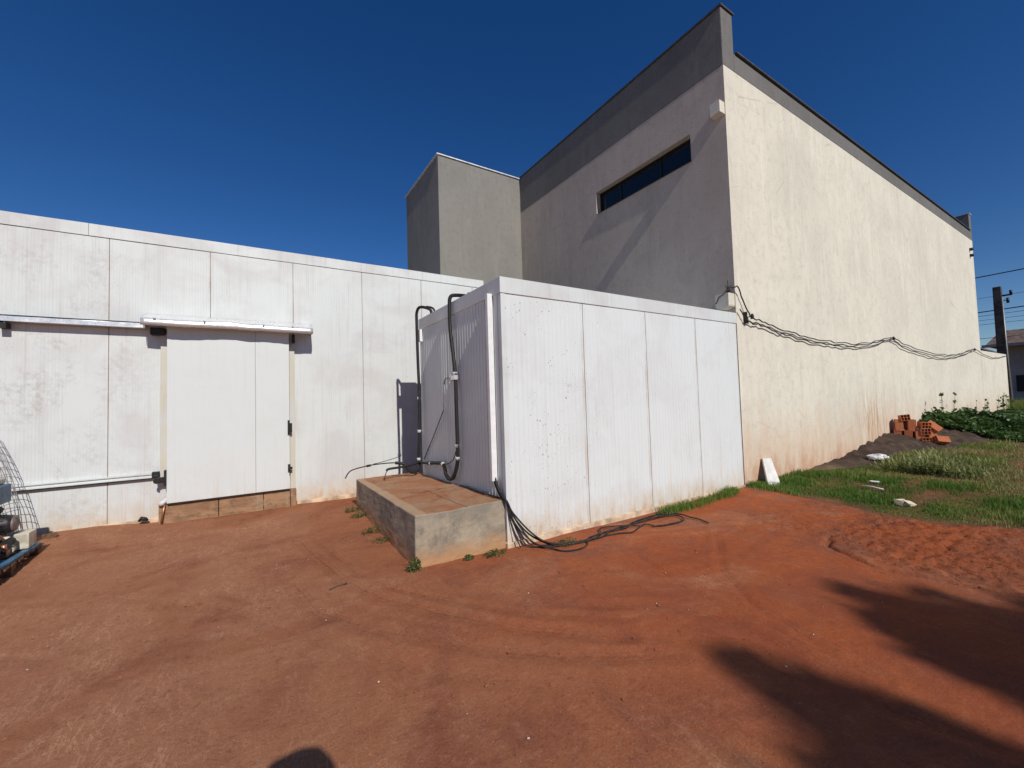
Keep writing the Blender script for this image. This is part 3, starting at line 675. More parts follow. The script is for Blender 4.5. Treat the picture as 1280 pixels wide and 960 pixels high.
# ------------------------------------------------------------------ pipes and cables
def pipe_thing(name, label, cat, runs, tapes, loc):
    t = thing(name, loc, label, cat)
    for nm, pts, r, mt in runs:
        MB().tube(smooth_pts(pts, 5), r, 9).build(nm, mt, t)
    for p, d, r in tapes:
        p = Vector(p); d = Vector(d).normalized()*0.022
        MB().tube([p-d, p+d], r, 9).build('tape_band', 'tape', t)
    return t
pf = pipe_thing('refrigerant_pipe', 'black insulated pipe with a U bend, nearer the white trunking', 'pipe', [
    ('insulation', [(2.62, 4.80, 3.005), (2.50, 4.98, 3.03), (2.38, 5.14, 3.07), (2.30, 5.19, 3.05), (2.285, 5.20, 2.9), (2.285, 5.19, 2.6), (2.282, 5.10, 2.2), (2.28, 5.05, 1.95), (2.28, 5.04, 1.4), (2.28, 5.03, 0.95), (2.28, 5.06, 0.78), (2.27, 5.16, 0.60), (2.26, 5.28, 0.555), (2.26, 5.40, 0.60), (2.26, 5.45, 0.70), (2.26, 5.56, 0.735), (2.26, 5.85, 0.71), (2.26, 6.1, 0.68)], 0.026, 'black'),
    ('tail_wire', [(2.26, 5.05, 0.95), (2.255, 5.12, 0.84), (2.25, 5.3, 0.76), (2.25, 5.5, 0.73)], 0.006, 'cable'),
    ('coiled_end', [(2.50, 5.0, 3.03), (2.44, 4.92, 3.05), (2.52, 4.84, 3.04), (2.56, 4.74, 3.05), (2.62, 4.66, 3.03), (2.70, 4.5, 3.0)], 0.014, 'steel_dark')],
    [((2.28, 5.06, 1.98), (0, 0, 1), 0.032), ((2.28, 5.035, 1.02), (0, 0, 1), 0.030), ((2.28, 5.04, 0.86), (0, -.2, 1), 0.030), ((2.26, 5.50, 0.73), (0, 1, 0.3), 0.030), ((2.26, 5.98, 0.69), (0, 1, -0.1), 0.030)], (2.28, 5.05, 0.5))
MB().box(2.25, 2.33, 5.02, 5.14, 1.90, 1.96).tube([(2.27, 5.10, 1.90), (2.25, 5.16, 1.86), (2.27, 5.22, 1.93), (2.26, 5.14, 1.99)], 0.008, 6).build('pipe_clamp', 'galv', pf)
pb = pipe_thing('refrigerant_pipe', 'black insulated pipe looping over the far back corner of the ribbed box', 'pipe', [
    ('insulation', [(2.42, 6.22, 2.99), (2.41, 6.22, 3.08), (2.34, 6.27, 3.13), (2.28, 6.38, 3.15), (2.26, 6.46, 3.08), (2.262, 6.48, 2.9), (2.265, 6.47, 2.3), (2.27, 6.45, 1.7), (2.26, 6.46, 1.1), (2.25, 6.49, 0.74), (2.25, 6.47, 0.62), (2.2, 6.40, 0.545), (2.12, 6.36, 0.52), (2.05, 6.36, 0.56), (1.98, 6.38, 0.66), (1.85, 6.42, 0.69)], 0.024, 'black'),
    ('branch_loop', [(2.42, 6.05, 2.99), (2.40, 6.10, 3.09), (2.33, 6.2, 3.13)], 0.016, 'black'),
    ('elbow', [(2.27, 6.1, 0.68), (2.26, 6.3, 0.66), (2.24, 6.46, 0.66), (2.15, 6.4, 0.64), (1.9, 6.32, 0.63), (1.72, 6.30, 0.625), (1.68, 6.30, 0.60)], 0.018, 'black'),
    ('loose_wire', [(1.98, 6.40, 0.68), (1.8, 6.5, 0.685), (1.6, 6.58, 0.675), (1.45, 6.6, 0.66), (1.27, 6.6, 0.63), (1.2, 6.6, 0.59), (1.15, 6.6, 0.51)], 0.009, 'cable'),
    ('loose_wire', [(1.56, 6.58, 0.685), (1.7, 6.6, 0.70), (1.9, 6.6, 0.74), (2.0, 6.6, 0.77)], 0.005, 'cable'),
    ('loose_wire', [(1.69, 6.30, 0.60), (1.66, 6.29, 0.54), (1.65, 6.28, 0.47)], 0.006, 'cable')],
    [((2.27, 6.46, 1.68), (0, 0, 1), 0.030), ((2.26, 6.46, 1.15), (0, 0, 1), 0.030), ((2.25, 6.485, 0.70), (0, 0, 1), 0.028)], (2.26, 6.45, 0.46))
MB().tube([(1.52, 6.585, 0.668), (1.46, 6.6, 0.66)], 0.018, 8).build('connector', 'black', pb)
hw = thing('hanging_wire', (2.3, 5.45, 0.7), 'thin wire tied with white string across the ribbed side wall', 'wire')
MB().tube(smooth_pts([(2.27, 5.10, 1.93), (2.30, 5.40, 1.94), (2.31, 5.50, 1.90), (2.31, 5.49, 1.86)], 4), 0.006, 6).build('steel_hook', 'steel_dark', hw)
MB().tube([(2.285, 5.49, 1.88), (2.286, 5.49, 1.49)], 0.005, 6).build('string', 'string', hw)
MB().tube([(2.286, 5.49, 1.495), (2.306, 5.95, 1.1), (2.315, 6.42, 0.70)], 0.007, 6).build('wire_end', 'cable', hw)

bundle = thing('cable_bundle', (2.4, 3.85, 0.3), 'bundle of black cables spilling from the white trunking onto the red soil', 'cables')
start = [(2.305, 4.10, 0.74), (2.30, 4.05, 0.66), (2.30, 3.93, 0.545), (2.322, 3.868, 0.50)]
ends = [
  [(2.37, 3.86, 0.36), (2.50, 3.80, 0.17), (2.62, 3.72, 0.07), (2.75, 3.62, 0.02), (2.95, 3.55, 0.012), (3.2, 3.52, 0.012), (3.45, 3.60, 0.012), (3.62, 3.62, 0.012), (4.0, 3.62, 0.02), (4.35, 3.60, 0.03), (4.62, 3.60, 0.02), (4.72, 3.50, 0.015), (4.60, 3.35, 0.012), (4.3, 3.36, 0.012), (4.12, 3.43, 0.01)],
  [(2.38, 3.85, 0.37), (2.53, 3.76, 0.17), (2.66, 3.66, 0.06), (2.85, 3.58, 0.02), (3.1, 3.52, 0.02), (3.35, 3.50, 0.02), (3.55, 3.58, 0.02), (3.8, 3.56, 0.02), (3.95, 3.62, 0.03), (4.2, 3.66, 0.03), (4.5, 3.70, 0.02), (4.72, 3.66, 0.02)],
  [(2.36, 3.86, 0.34), (2.44, 3.80, 0.18), (2.56, 3.70, 0.05), (2.68, 3.55, 0.012), (2.74, 3.43, 0.01), (2.90, 3.38, 0.01), (3.05, 3.43, 0.01), (3.18, 3.56, 0.015), (3.4, 3.60, 0.02), (3.5, 3.70, 0.03), (3.62, 3.70, 0.03), (3.9, 3.60, 0.02), (4.03, 3.50, 0.012)],
  [(2.38, 3.86, 0.35), (2.48, 3.80, 0.16), (2.58, 3.74, 0.03), (2.72, 3.66, 0.012), (3.0, 3.57, 0.012), (3.3, 3.53, 0.012), (3.6, 3.48, 0.012), (3.75, 3.42, 0.012), (3.95, 3.47, 0.03), (4.08, 3.52, 0.02), (4.15, 3.44, 0.01)],
  [(2.355, 3.86, 0.33), (2.42, 3.82, 0.16), (2.50, 3.76, 0.02), (2.62, 3.68, 0.01), (2.8, 3.62, 0.01), (3.0, 3.6, 0.01)],
  [(2.35, 3.86, 0.30), (2.39, 3.82, 0.12), (2.42, 3.78, 0.012)],
  [(2.36, 3.86, 0.32), (2.46, 3.80, 0.12), (2.56, 3.72, 0.012), (2.7, 3.62, 0.01), (2.9, 3.55, 0.01), (3.15, 3.50, 0.01)],
  [(4.75, 3.60, 0.02), (4.80, 3.50, 0.015), (4.78, 3.38, 0.015), (4.80, 3.25, 0.01), (4.75, 3.10, 0.01)]]
for i, e in enumerate(ends):
    jx_, jy_ = random.uniform(-.012, .012), random.uniform(-.02, .02)
    pre = [] if i == 7 else [(a+jx_*(k > 0), b+jy_, c+random.uniform(-.01, .01)) for k, (a, b, c) in enumerate(start)]
    pts = pre + [(a, b, c + (gz1(a, b) if c < 0.1 else 0) + 0.006) for a, b, c in e]
    MB().tube(smooth_pts(pts, 6), [0.010, 0.010, 0.0085, 0.0085, 0.006, 0.006, 0.006, 0.009][i], 7).build('cable', 'cable', bundle)
MB().tube(smooth_pts([(2.29, 5.0, 0.512), (2.28, 4.6, 0.522), (2.27, 4.25, 0.53), (2.28, 4.05, 0.535), (2.30, 3.93, 0.535)], 5), 0.009, 7).build('cable', 'cable', bundle)

# service wire and insulators on the beige wall
sw = thing('service_wire', (12.0, YW-0.06, 2.7), 'pair of sagging wires strung along the sunlit beige wall', 'wire')
A = [(6.55, 3.95, 3.12), (6.70, 3.93, 3.28), (6.87, 3.86, 3.40), (7.03, 3.83, 3.42), (7.15, 3.85, 3.28), (7.34, 3.84, 3.00), (7.41, 3.83, 2.945), (7.8, 3.85, 2.885), (8.3, 3.86, 2.82), (8.9, 3.86, 2.76), (9.6, 3.86, 2.70), (10.4, 3.85, 2.672), (11.2, 3.85, 2.66), (12.2, 3.85, 2.69), (13.2, 3.85, 2.80), (14.4, 3.83, 2.95), (15.3, 3.85, 2.83), (16.5, 3.85, 2.74), (18, 3.85, 2.67), (19.5, 3.85, 2.67), (21, 3.85, 2.76), (23.0, 3.83, 3.0), (24.5, 3.85, 2.86), (26.2, 3.85, 2.78), (28, 3.85, 2.86), (29.1, 3.85, 2.98)]
Bp = [(7.07, 3.84, 3.06), (7.2, 3.84, 2.93), (7.28, 3.83, 2.86), (7.5, 3.85, 2.83), (7.75, 3.85, 2.815), (8.3, 3.86, 2.72), (8.8, 3.86, 2.68), (9.5, 3.86, 2.62), (10.4, 3.85, 2.60), (11.2, 3.85, 2.585), (12.2, 3.85, 2.62), (13.2, 3.85, 2.73), (14.38, 3.84, 2.90), (15.3, 3.85, 2.72), (16.5, 3.85, 2.62), (18, 3.85, 2.54), (19.5, 3.85, 2.56), (21, 3.85, 2.68), (23, 3.84, 2.96)]
def wig(P, a): return [(x, y, z+random.uniform(-a, a)) for x, y, z in P]
MB().tube(smooth_pts(wig(smooth_pts(A, 4), 0.02), 2), 0.011, 6).build('wire', 'cable', sw)
MB().tube(smooth_pts(wig(smooth_pts(Bp, 4), 0.02), 2), 0.011, 6).build('wire', 'cable', sw)
def insulator(x, y, z, label):
    t = thing('insulator', (x, y, z), label, 'insulator')
    d = -1
    MB().tube([(x, y+0.10, z), (x, y-0.02, z)], 0.008, 6).build('pin', 'steel_dark', t)
    MB().tube([(x, y, z-0.045), (x, y, z-0.03), (x, y, z-0.012), (x, y, z+0.005), (x, y, z+0.02), (x, y, z+0.045)], [0.02, 0.034, 0.022, 0.036, 0.024, 0.018], 10).build('spool', 'steel_dark', t)
insulator(7.41, 3.82, 2.945, 'dark wire insulator nearest the building corner above the ribbed box end')
insulator(14.4, 3.82, 2.94, 'dark wire insulator halfway along the beige wall')
insulator(23.0, 3.82, 2.99, 'dark wire insulator near the far end of the beige wall')
t = thing('insulator', (6.93, 3.86, 3.34), 'spiky dark insulator on top of the beam stub at the building corner', 'insulator')
MB().tube([(6.93, 3.96, 3.331), (6.93, 3.95, 3.37), (6.93, 3.95, 3.40), (6.93, 3.95, 3.44)], [0.018, 0.035, 0.03, 0.014], 10).build('spool', 'steel_dark', t)
MB().tube([(6.93, 3.95, 3.38), (6.93, 3.95, 3.56)], 0.006, 5).tube([(6.84, 3.95, 3.46), (7.02, 3.94, 3.36)], 0.006, 5).tube([(6.86, 3.95, 3.37), (7.0, 3.94, 3.47)], 0.006, 5).build('tie_wire', 'cable', t)
t = thing('wall_bracket', (7.28, 3.88, 2.86), 'small dark angle bracket fixed to the beige wall under the wires', 'bracket')
MB().box(7.265, 7.295, 3.84, 3.897, 2.82, 3.02).box(7.296, 7.33, 3.86, 3.897, 2.82, 2.85).build('plate', 'steel_dark', t)

# ------------------------------------------------------------------ machine on a pallet (left edge)
pal = thing('pallet', (-2.62, 6.25, 0.05), 'weathered dark wooden pallet under the blue machine', 'pallet')
PX0, PX1, PY0, PY1 = -3.2, -2.035, 5.55, 6.86
zb = 0.012
for y in (PY0, (PY0+PY1)/2-0.05, PY1-0.1):
    MB().box(PX0, PX1, y, y+0.1, zb, zb+0.02).build('bottom_board', 'pallet', pal, bevel=0.003)
for x in (PX0+.0, -2.66, PX1-0.1):
    for y in (PY0, (PY0+PY1)/2-0.05, PY1-0.1):
        MB().box(x+0.003, x+0.097, y+0.002, y+0.098, zb+0.021, zb+0.095).build('block', 'pallet', pal, bevel=0.003)
for k in range(9):
    y = PY0 + k*(PY1-PY0-0.1)/8
    MB().box(PX0, PX1+random.uniform(-.01, .012), y, y+0.1, zb+0.096, zb+0.118).build('top_board', 'pallet', pal, bevel=0.003)
mc = thing('compressor_unit', (-2.6, 6.3, 0.14), 'blue refrigeration compressor unit with black motor at the left edge', 'machine')
z0 = zb+0.12
MB().box(-3.05, -2.045, 5.62, 5.68, z0, z0+0.03).box(-2.10, -2.04, 5.682, 6.80, z0, z0+0.032).box(-2.40, -2.33, 5.682, 6.80, z0, z0+0.03).box(-3.05, -2.045, 6.802, 6.86, z0, z0+0.03).box(-2.325, -2.105, 6.05, 6.35, z0+0.002, z0+0.012).build('skid_frame', 'lightblue', mc, bevel=0.004)
def lathe(cx, cy, prof, n=24):
    vs = []; fs = []
    for r, z in prof: vs += [(cx+r*math.cos(2*math.pi*k/n), cy+r*math.sin(2*math.pi*k/n), z) for k in range(n)]
    for i in range(len(prof)-1):
        for k in range(n): fs.append((i*n+k, i*n+(k+1) % n, (i+1)*n+(k+1) % n, (i+1)*n+k))
    fs += [tuple(reversed(range(n))), tuple((len(prof)-1)*n+k for k in range(n))]
    return MB().add(vs, fs, 0, True)
lathe(-2.245, 6.14, [(0.125, z0+0.033), (0.13, z0+0.05), (0.13, z0+0.20), (0.12, z0+0.235), (0.07, z0+0.25)]).build('receiver_tank', 'blue', mc)
MB().box(-2.75, -2.36, 6.30, 6.62, z0+0.04, 0.60).build('compressor_body', 'blue', mc, bevel=0.03)
MB().box(-2.78, -2.262, 6.52, 6.82, 0.66, 0.86).build('control_box', 'blue', mc, bevel=0.015)
MB().box(-2.78, -2.30, 6.53, 6.81, 0.862, 0.93).build('control_lid', 'cream', mc, bevel=0.02)
MB().tube([(-2.45, 6.60, 0.62), (-2.34, 6.60, 0.62), (-2.27, 6.60, 0.58)], [0.07, 0.075, 0.05], 14).tube([(-2.35, 6.62, 0.60), (-2.35, 6.62, 0.66)], 0.06, 12).build('valve_block', 'black', mc)
mo = MB().tube([(-2.60, 6.60, 0.455), (-2.58, 6.60, 0.455), (-2.20, 6.60, 0.455), (-2.17, 6.60, 0.455)], [0.08, 0.095, 0.095, 0.085], 20)
for k in range(12):
    a = 2*math.pi*k/12; cy, cz = math.cos(a), math.sin(a)
    mo.tube([(-2.56, 6.60+0.098*cy, 0.455+0.098*cz), (-2.22, 6.60+0.098*cy, 0.455+0.098*cz)], 0.006, 5)
mto = mo.build('motor', 'motor', mc)
MB().tube([(-2.169, 6.60, 0.455), (-2.155, 6.60, 0.455), (-2.145, 6.60, 0.455)], [0.085, 0.08, 0.05], 20).build('fan_cowl', 'motor_cap', mto)
MB().box(-2.42, -2.24, 6.54, 6.66, z0+0.031, 0.355).build('motor_foot', 'motor', mto)
MB().box(-2.175, -2.06, 6.60, 6.79, z0+0.034, 0.335).build('junction_box', 'cream', mc, bevel=0.008)
MB().tube([(-2.18, 6.56, 0.20), (-2.18, 6.50, 0.20)], 0.045, 14).tube([(-2.18, 6.56, 0.27), (-2.20, 6.56, 0.31), (-2.26, 6.56, 0.31)], 0.024, 10).build('gauge', 'cream', mc)
MB().tube([(-2.17, 6.54, 0.285), (-2.17, 6.46, 0.285)], 0.04, 12).build('filter_cap', 'black', mc)
MB().tube(smooth_pts([(-2.40, 6.42, 0.30), (-2.26, 6.40, 0.34), (-2.23, 6.40, 0.26), (-2.24, 6.38, 0.18)], 5), 0.014, 8).tube(smooth_pts([(-2.34, 6.36, 0.36), (-2.24, 6.44, 0.38), (-2.20, 6.50, 0.30)], 5), 0.012, 8).tube(smooth_pts([(-2.30, 6.1, 0.36), (-2.22, 6.2, 0.33), (-2.22, 6.3, 0.2)], 5), 0.010, 8).build('copper_tube', 'copper', mc)
MB().tube(smooth_pts([(-2.36, 6.20, 0.30), (-2.2, 6.25, 0.28), (-2.16, 6.35, 0.22), (-2.2, 6.5, 0.17)], 5), 0.016, 8).build('hose', 'black', mc)
MB().tube(smooth_pts([(-2.5, 6.3, 0.6), (-2.3, 6.42, 0.64), (-2.27, 6.6, 0.6)], 5), 0.016, 8).build('hose', 'black', mc)
MB().box(-2.2, -2.14, 6.36, 6.44, z0+0.034, z0+0.09).tube([(-2.17, 6.40, z0+0.09), (-2.17, 6.40, z0+0.15)], 0.02, 10).build('valve', 'copper', mc)

# roll of wire mesh leaning on the wall
wm = MB()
def mp(u, v):       # u around the curl, v up the sheet
    a = rad(-62 + 96*u); z = 0.08 + 1.42*v*(1-0.05*u); lean = 0.30*v
    cx = -2.90 - 0.16*v - 0.22*v*v
    return (cx + 0.62*math.sin(a+rad(40)), 7.18 + lean*0.9 + 0.30*math.cos(a+rad(40))*0.8, z - 0.06*math.sin(u*5))
for i in range(15):
    u = i/14; wm.tube([mp(u + 0.01*math.sin(v*1.7+i), v/14) for v in range(15)], 0.0035, 5, caps=False)
for j in range(17):
    v = j/16; wm.tube([mp(k/20, v) for k in range(21)], 0.0032, 5, caps=False)
wmo = wm.build('wire_mesh_panel', 'wire', None, fixn=False)
tag(wmo, 'curled sheet of grey wire mesh leaning on the white wall behind the blue machine', 'wire mesh')
mbk = MB().box(-2.22, -2.09, 7.42, 7.50, 0.06, 0.125); o = mbk.build('timber_offcut', 'pallet', None, bevel=0.006); o.rotation_euler.z = 0.25
tag(o, 'dark timber offcut lying against the white wall foot behind the pallet', 'timber')
o = MB().tube([(-1.36, 7.70, 0.08), (-1.33, 7.68, 0.115), (-1.29, 7.69, 0.10), (-1.27, 7.71, 0.08)], [0.018, 0.03, 0.024, 0.012], 8).build('stone', 'motor', None)
tag(o, 'small dark stone at the foot of the white wall left of the door', 'stone')
o = MB().tube([(-1.115, 7.62, 0.02), (-1.075, 7.655, 0.30)], 0.012, 7).build('rebar_rod', 'copper', None)
tag(o, 'short rusty rod propped against the left end of the door threshold', 'rod')
rag = MB().tube([(-1.13, 7.64, 0.265), (-1.11, 7.64, 0.30), (-1.08, 7.65, 0.32), (-1.06, 7.66, 0.36)], [0.02, 0.04, 0.03, 0.01], 8).build('rag', 'plastic', None)
tag(rag, 'scrap of white rag stuck at the left corner of the door threshold', 'rag')

# ------------------------------------------------------------------ right side: board, heap, bricks, litter
bd = MB().hexa([(7.335, 3.655, 0.005), (7.60, 3.585, 0.008), (7.61, 3.615, 0.008), (7.345, 3.685, 0.005)], [(7.575, 3.855, 0.445), (7.83, 3.84, 0.43), (7.84, 3.87, 0.43), (7.585, 3.885, 0.445)]).build('leaning_board', 'board', None, bevel=0.003)
tag(bd, 'white board leaning against the foot of the beige wall by the ribbed box', 'board')

def heap():
    xs = np.arange(8.7, 18.2, 0.06); ys = np.arange(1.6, 3.96, 0.06)
    X, Y = np.meshgrid(xs, ys); X = X.ravel(); Y = Y.ravel()
    cxl = np.interp(X, [8.9, 9.8, 10.85, 11.7, 12.5, 13.3, 13.9, 14.5, 16, 17.5, 18.2], [0, 0.05, 0.09, 0.16, 0.26, 0.35, 0.34, 0.32, 0.34, 0.36, 0.1])
    yr = np.interp(X, [8.9, 10.5, 12, 13.5, 15, 17, 18.2], [0.35, 0.9, 1.0, 1.0, 1.35, 2.1, 1.6])
    t = np.clip((3.95-Y)/yr, 0, 1); prof = (1-t*t)**1.3
    H = cxl*prof + (0.06*fbm(X*2.4, Y*2.4, 4, 0.6) + 0.07*fbm(X*7, Y*7, 3, 0.7))*np.minimum(1, cxl*prof*8)
    Z = gz(X, Y) + np.where(t >= 1, -0.12, H - 0.015)
    nx, ny = len(xs), len(ys); i = np.arange(nx-1); j = np.arange(ny-1)
    a = (j[:, None]*nx+i[None, :]).ravel(); F = np.stack([a, a+1, a+nx+1, a+nx], 1)
    o = npmesh('soil_heap', np.stack([X, Y, Z], 1), F4=F, mat='topsoil', smooth=True)
    tag(o, 'long heap of dark topsoil banked against the beige wall', 'soil heap')
    def hz(x, y):
        c = float(np.interp(x, [8.9, 9.8, 10.85, 11.7, 12.5, 13.3, 13.9, 14.5, 16, 17.5, 18.2], [0, 0.05, 0.09, 0.16, 0.26, 0.35, 0.34, 0.32, 0.34, 0.36, 0.1]))
        r = float(np.interp(x, [8.9, 10.5, 12, 13.5, 15, 17, 18.2], [0.35, 0.9, 1.0, 1.0, 1.35, 2.1, 1.6]))
        tt = min(1, max(0, (3.95-y)/r)); return gz1(x, y) + c*(1-tt*tt)**1.3
    return hz
hz = heap()

def brick_mesh():
    # hollow block 0.29 long, 0.19 x 0.14, six tunnels along its length, grooved faces
    mb = MB(); L, Wd, H = 0.145, 0.09, 0.075
    w = 0.009; xs = [-Wd, -Wd/3+0, Wd/3, Wd]; zs = [-H, 0, H]
    for z in (-H, -w/2, H-w): mb.box(-Wd, Wd, -L, L, z, z+w)
    for x in (-Wd, -Wd/3-w/2, Wd/3-w/2, Wd-w):
        mb.box(x, x+w, -L+0.0005, L-0.0005, -H+w+0.0003, -w/2-0.0003).box(x, x+w, -L+0.0005, L-0.0005, w/2+0.0003, H-w-0.0003)
    for s in (-1, 1):
        for k in range(5):
            z = -H+0.018+k*0.028; mb.box(s*Wd-(0 if s > 0 else 0.003), s*Wd+(0.003 if s > 0 else 0), -L+0.001, L-0.001, z, z+0.012)
            x = -Wd+0.02+k*0.032; mb.box(x, x+0.014, -L+0.001, L-0.001, s*H-(0 if s > 0 else 0.003), s*H+(0.003 if s > 0 else 0))
    me = mb.build('hollow_brick', 'clay', None, origin=(0, 0, 0))
    return me
proto = brick_mesh(); first = True
stand = (rad(90), 0, 0)
U = rad(90)
U = rad(90); T = rad(24)
BR = [  # x, y, z, rotation, label
    (14.030, 3.770, 0.420, (U, 0, T), 'orange hollow brick standing upright at the left end of the pile, lower row'),
    (14.076, 3.580, 0.400, (U, 0, T-0.08), 'orange hollow brick standing upright second from the left, lower row'),
    (14.122, 3.390, 0.380, (U, 0.04, T+0.05), 'orange hollow brick standing upright third from the left, lower row'),
    (14.178, 3.780, 0.430, (U, 0, T), 'hollow brick standing behind the left end of the lower row'),
    (14.225, 3.590, 0.410, (U, 0, T), 'hollow brick standing behind the middle of the lower row'),
    (14.037, 3.740, 0.670, (U, 0.03, T), 'hollow brick lying on its side in the upper row nearest the wall'),
    (14.100, 3.521, 0.665, (U, -0.05, T+0.1), 'orange hollow brick standing in the upper row above the third lower brick'),
    (14.187, 3.667, 0.700, (U, 0, T), 'hollow brick lying across the back as topmost of the left stack'),
    (14.116, 3.647, 0.850, (0.1, 0.12, T+1.6), 'hollow brick tipped over the front edge of the left stack top'),
    (14.174, 3.280, 0.300, (0, 0, T+1.57), 'pale orange hollow brick lying at the bottom of the right stack, tunnels facing the yard'),
    (14.190, 3.292, 0.520, (0, 0.04, T+1.50), 'orange hollow brick lying second from the bottom of the right stack'),
    (14.214, 3.306, 0.670, (0, -0.05, T+1.7), 'orange hollow brick lying as topmost of the right stack'),
    (14.207, 3.188, 0.400, (1.4, 0.25, T+0.2), 'hollow brick leaning on end against the right side of the pile'),
    (14.249, 3.166, 0.620, (0.9, 0.5, T+0.3), 'hollow brick slumped over the right shoulder of the pile'),
    (14.207, 3.033, 0.310, (0.15, 0.5, T+0.6), 'hollow brick lying tilted on the soil at the right foot of the pile'),
]
for x, y, dz, rot, lab in BR:
    o = proto if first else proto.copy()
    if not first: COL.objects.link(o)
    first = False
    o.location = (x, y, dz); o.rotation_euler = rot
    tag(o, lab, 'brick', 'hollow clay bricks piled on the soil heap')

def crumpled(name, loc, size, mat, label, cat, seed, rot=0):
    b = bmesh.new(); bmesh.ops.create_icosphere(b, subdivisions=4, radius=1)
    for v in b.verts:
        d = v.co.copy(); s = Vector((seed*3.1, seed, 0))
        f = 1 + 0.35*mn.noise(d*1.6+s) + 0.22*abs(mn.noise(d*4+s)) - 0.15*abs(mn.noise(d*7+s))
        v.co = Vector((d.x*size[0]*f, d.y*size[1]*f, max(-0.3, d.z)*size[2]*f))
    me = bpy.data.meshes.new(name); b.to_mesh(me); b.free(); me.materials.append(M[mat])
    o = bpy.data.objects.new(name, me); COL.objects.link(o); o.location = loc; o.rotation_euler.z = rot
    return tag(o, label, cat)
crumpled('plastic_bag', (11.05, 3.30, hz(11.05, 3.30)+0.05), (0.17, 0.075, 0.085), 'plastic', 'crumpled white plastic bag lying on the front of the dark soil heap', 'bag', 1, rad(-62))
crumpled('plastic_bag', (10.55, 2.02, gz1(10.6, 2)+0.05), (0.085, 0.05, 0.055), 'plastic_blue', 'pale grey plastic bag at the right foot of the tall weeds', 'bag', 2, rad(-50))
crumpled('plastic_bag', (10.9, 2.62, gz1(11.3, 2.6)+0.16), (0.07, 0.05, 0.05), 'plastic_blue', 'scrap of pale plastic caught among the tall weeds', 'bag', 3, rad(-50))
bx = thing('broken_foam_box', (7.52, 2.0, gz1(7.5, 2)), 'broken cream foam box with a dark hollow lying on the grass edge', 'foam box')
def orient(o, rz, rx=0): o.rotation_euler = (rx, 0, rz)
zt = gz1(7.5, 2)
MB().box(7.44, 7.452, 1.93, 2.07, zt, zt+0.075).box(7.4525, 7.60, 1.93, 1.942, zt, zt+0.045).box(7.4525, 7.58, 2.058, 2.07, zt, zt+0.07).build('shell', 'foam', bx, bevel=0.005)
MB().box(7.453, 7.575, 1.943, 2.057, zt+0.005, zt+0.05).build('lining', 'black', bx)
MB().hexa([(7.46, 1.87, zt+0.045), (7.56, 1.86, zt+0.03), (7.56, 1.95, zt+0.055), (7.46, 1.95, zt+0.075)], [(7.46, 1.87, zt+0.06), (7.56, 1.86, zt+0.045), (7.56, 1.95, zt+0.07), (7.46, 1.95, zt+0.09)]).build('lid_piece', 'foam', bx, bevel=0.004)
bx.rotation_euler.z = rad(-35)
o = MB().box(-0.07, 0.07, -0.018, 0.018, 0, 0.018).build('plastic_strip', 'plastic', None, bevel=0.005, origin=(0, 0, 0)); o.location = (8.68, 2.66, gz1(8.7, 2.66)+0.045); o.rotation_euler = (0.2, 0.1, rad(-40))
tag(o, 'short white plastic strip lying on the grass above the white stick', 'litter')
o = MB().tube([(-0.13, 0, 0), (0, 0.01, 0.006), (0.13, 0, 0)], 0.010, 7).build('white_stick', 'plastic', None, origin=(0, 0, 0)); o.location = (8.20, 2.54, gz1(8.2, 2.54)+0.05); o.rotation_euler = (0, 0.05, rad(-95))
tag(o, 'thin white stick lying on the grass', 'stick')

# ------------------------------------------------------------------ vegetation
def blades(name, px, py, pz, h, w, tone, mat, lean=0.45, parent=None):
    n = len(px); a = rng.uniform(0, 2*np.pi, n); l = np.abs(rng.normal(0, lean, n))*h; b = rng.uniform(0, 2*np.pi, n)
    dx, dy = np.cos(a)*w/2, np.sin(a)*w/2; lx, ly = np.cos(b)*l, np.sin(b)*l
    P = np.zeros((n, 5, 3))
    P[:, 0] = np.stack([px-dx, py-dy, pz-0.01], 1); P[:, 1] = np.stack([px+dx, py+dy, pz-0.01], 1)
    P[:, 2] = np.stack([px-dx*.8+lx*.35, py-dy*.8+ly*.35, pz+h*.6], 1); P[:, 3] = np.stack([px+dx*.8+lx*.35, py+dy*.8+ly*.35, pz+h*.6], 1)
    P[:, 4] = np.stack([px+lx, py+ly, pz+h*0.95], 1)
    i = np.arange(n)*5
    return npmesh(name, P.reshape(-1, 3), F4=np.stack([i, i+1, i+3, i+2], 1), F3=np.stack([i+2, i+3, i+4], 1), mat=mat, attrs={'tone': np.repeat(np.clip(tone, 0, 1), 5)}, parent=parent)
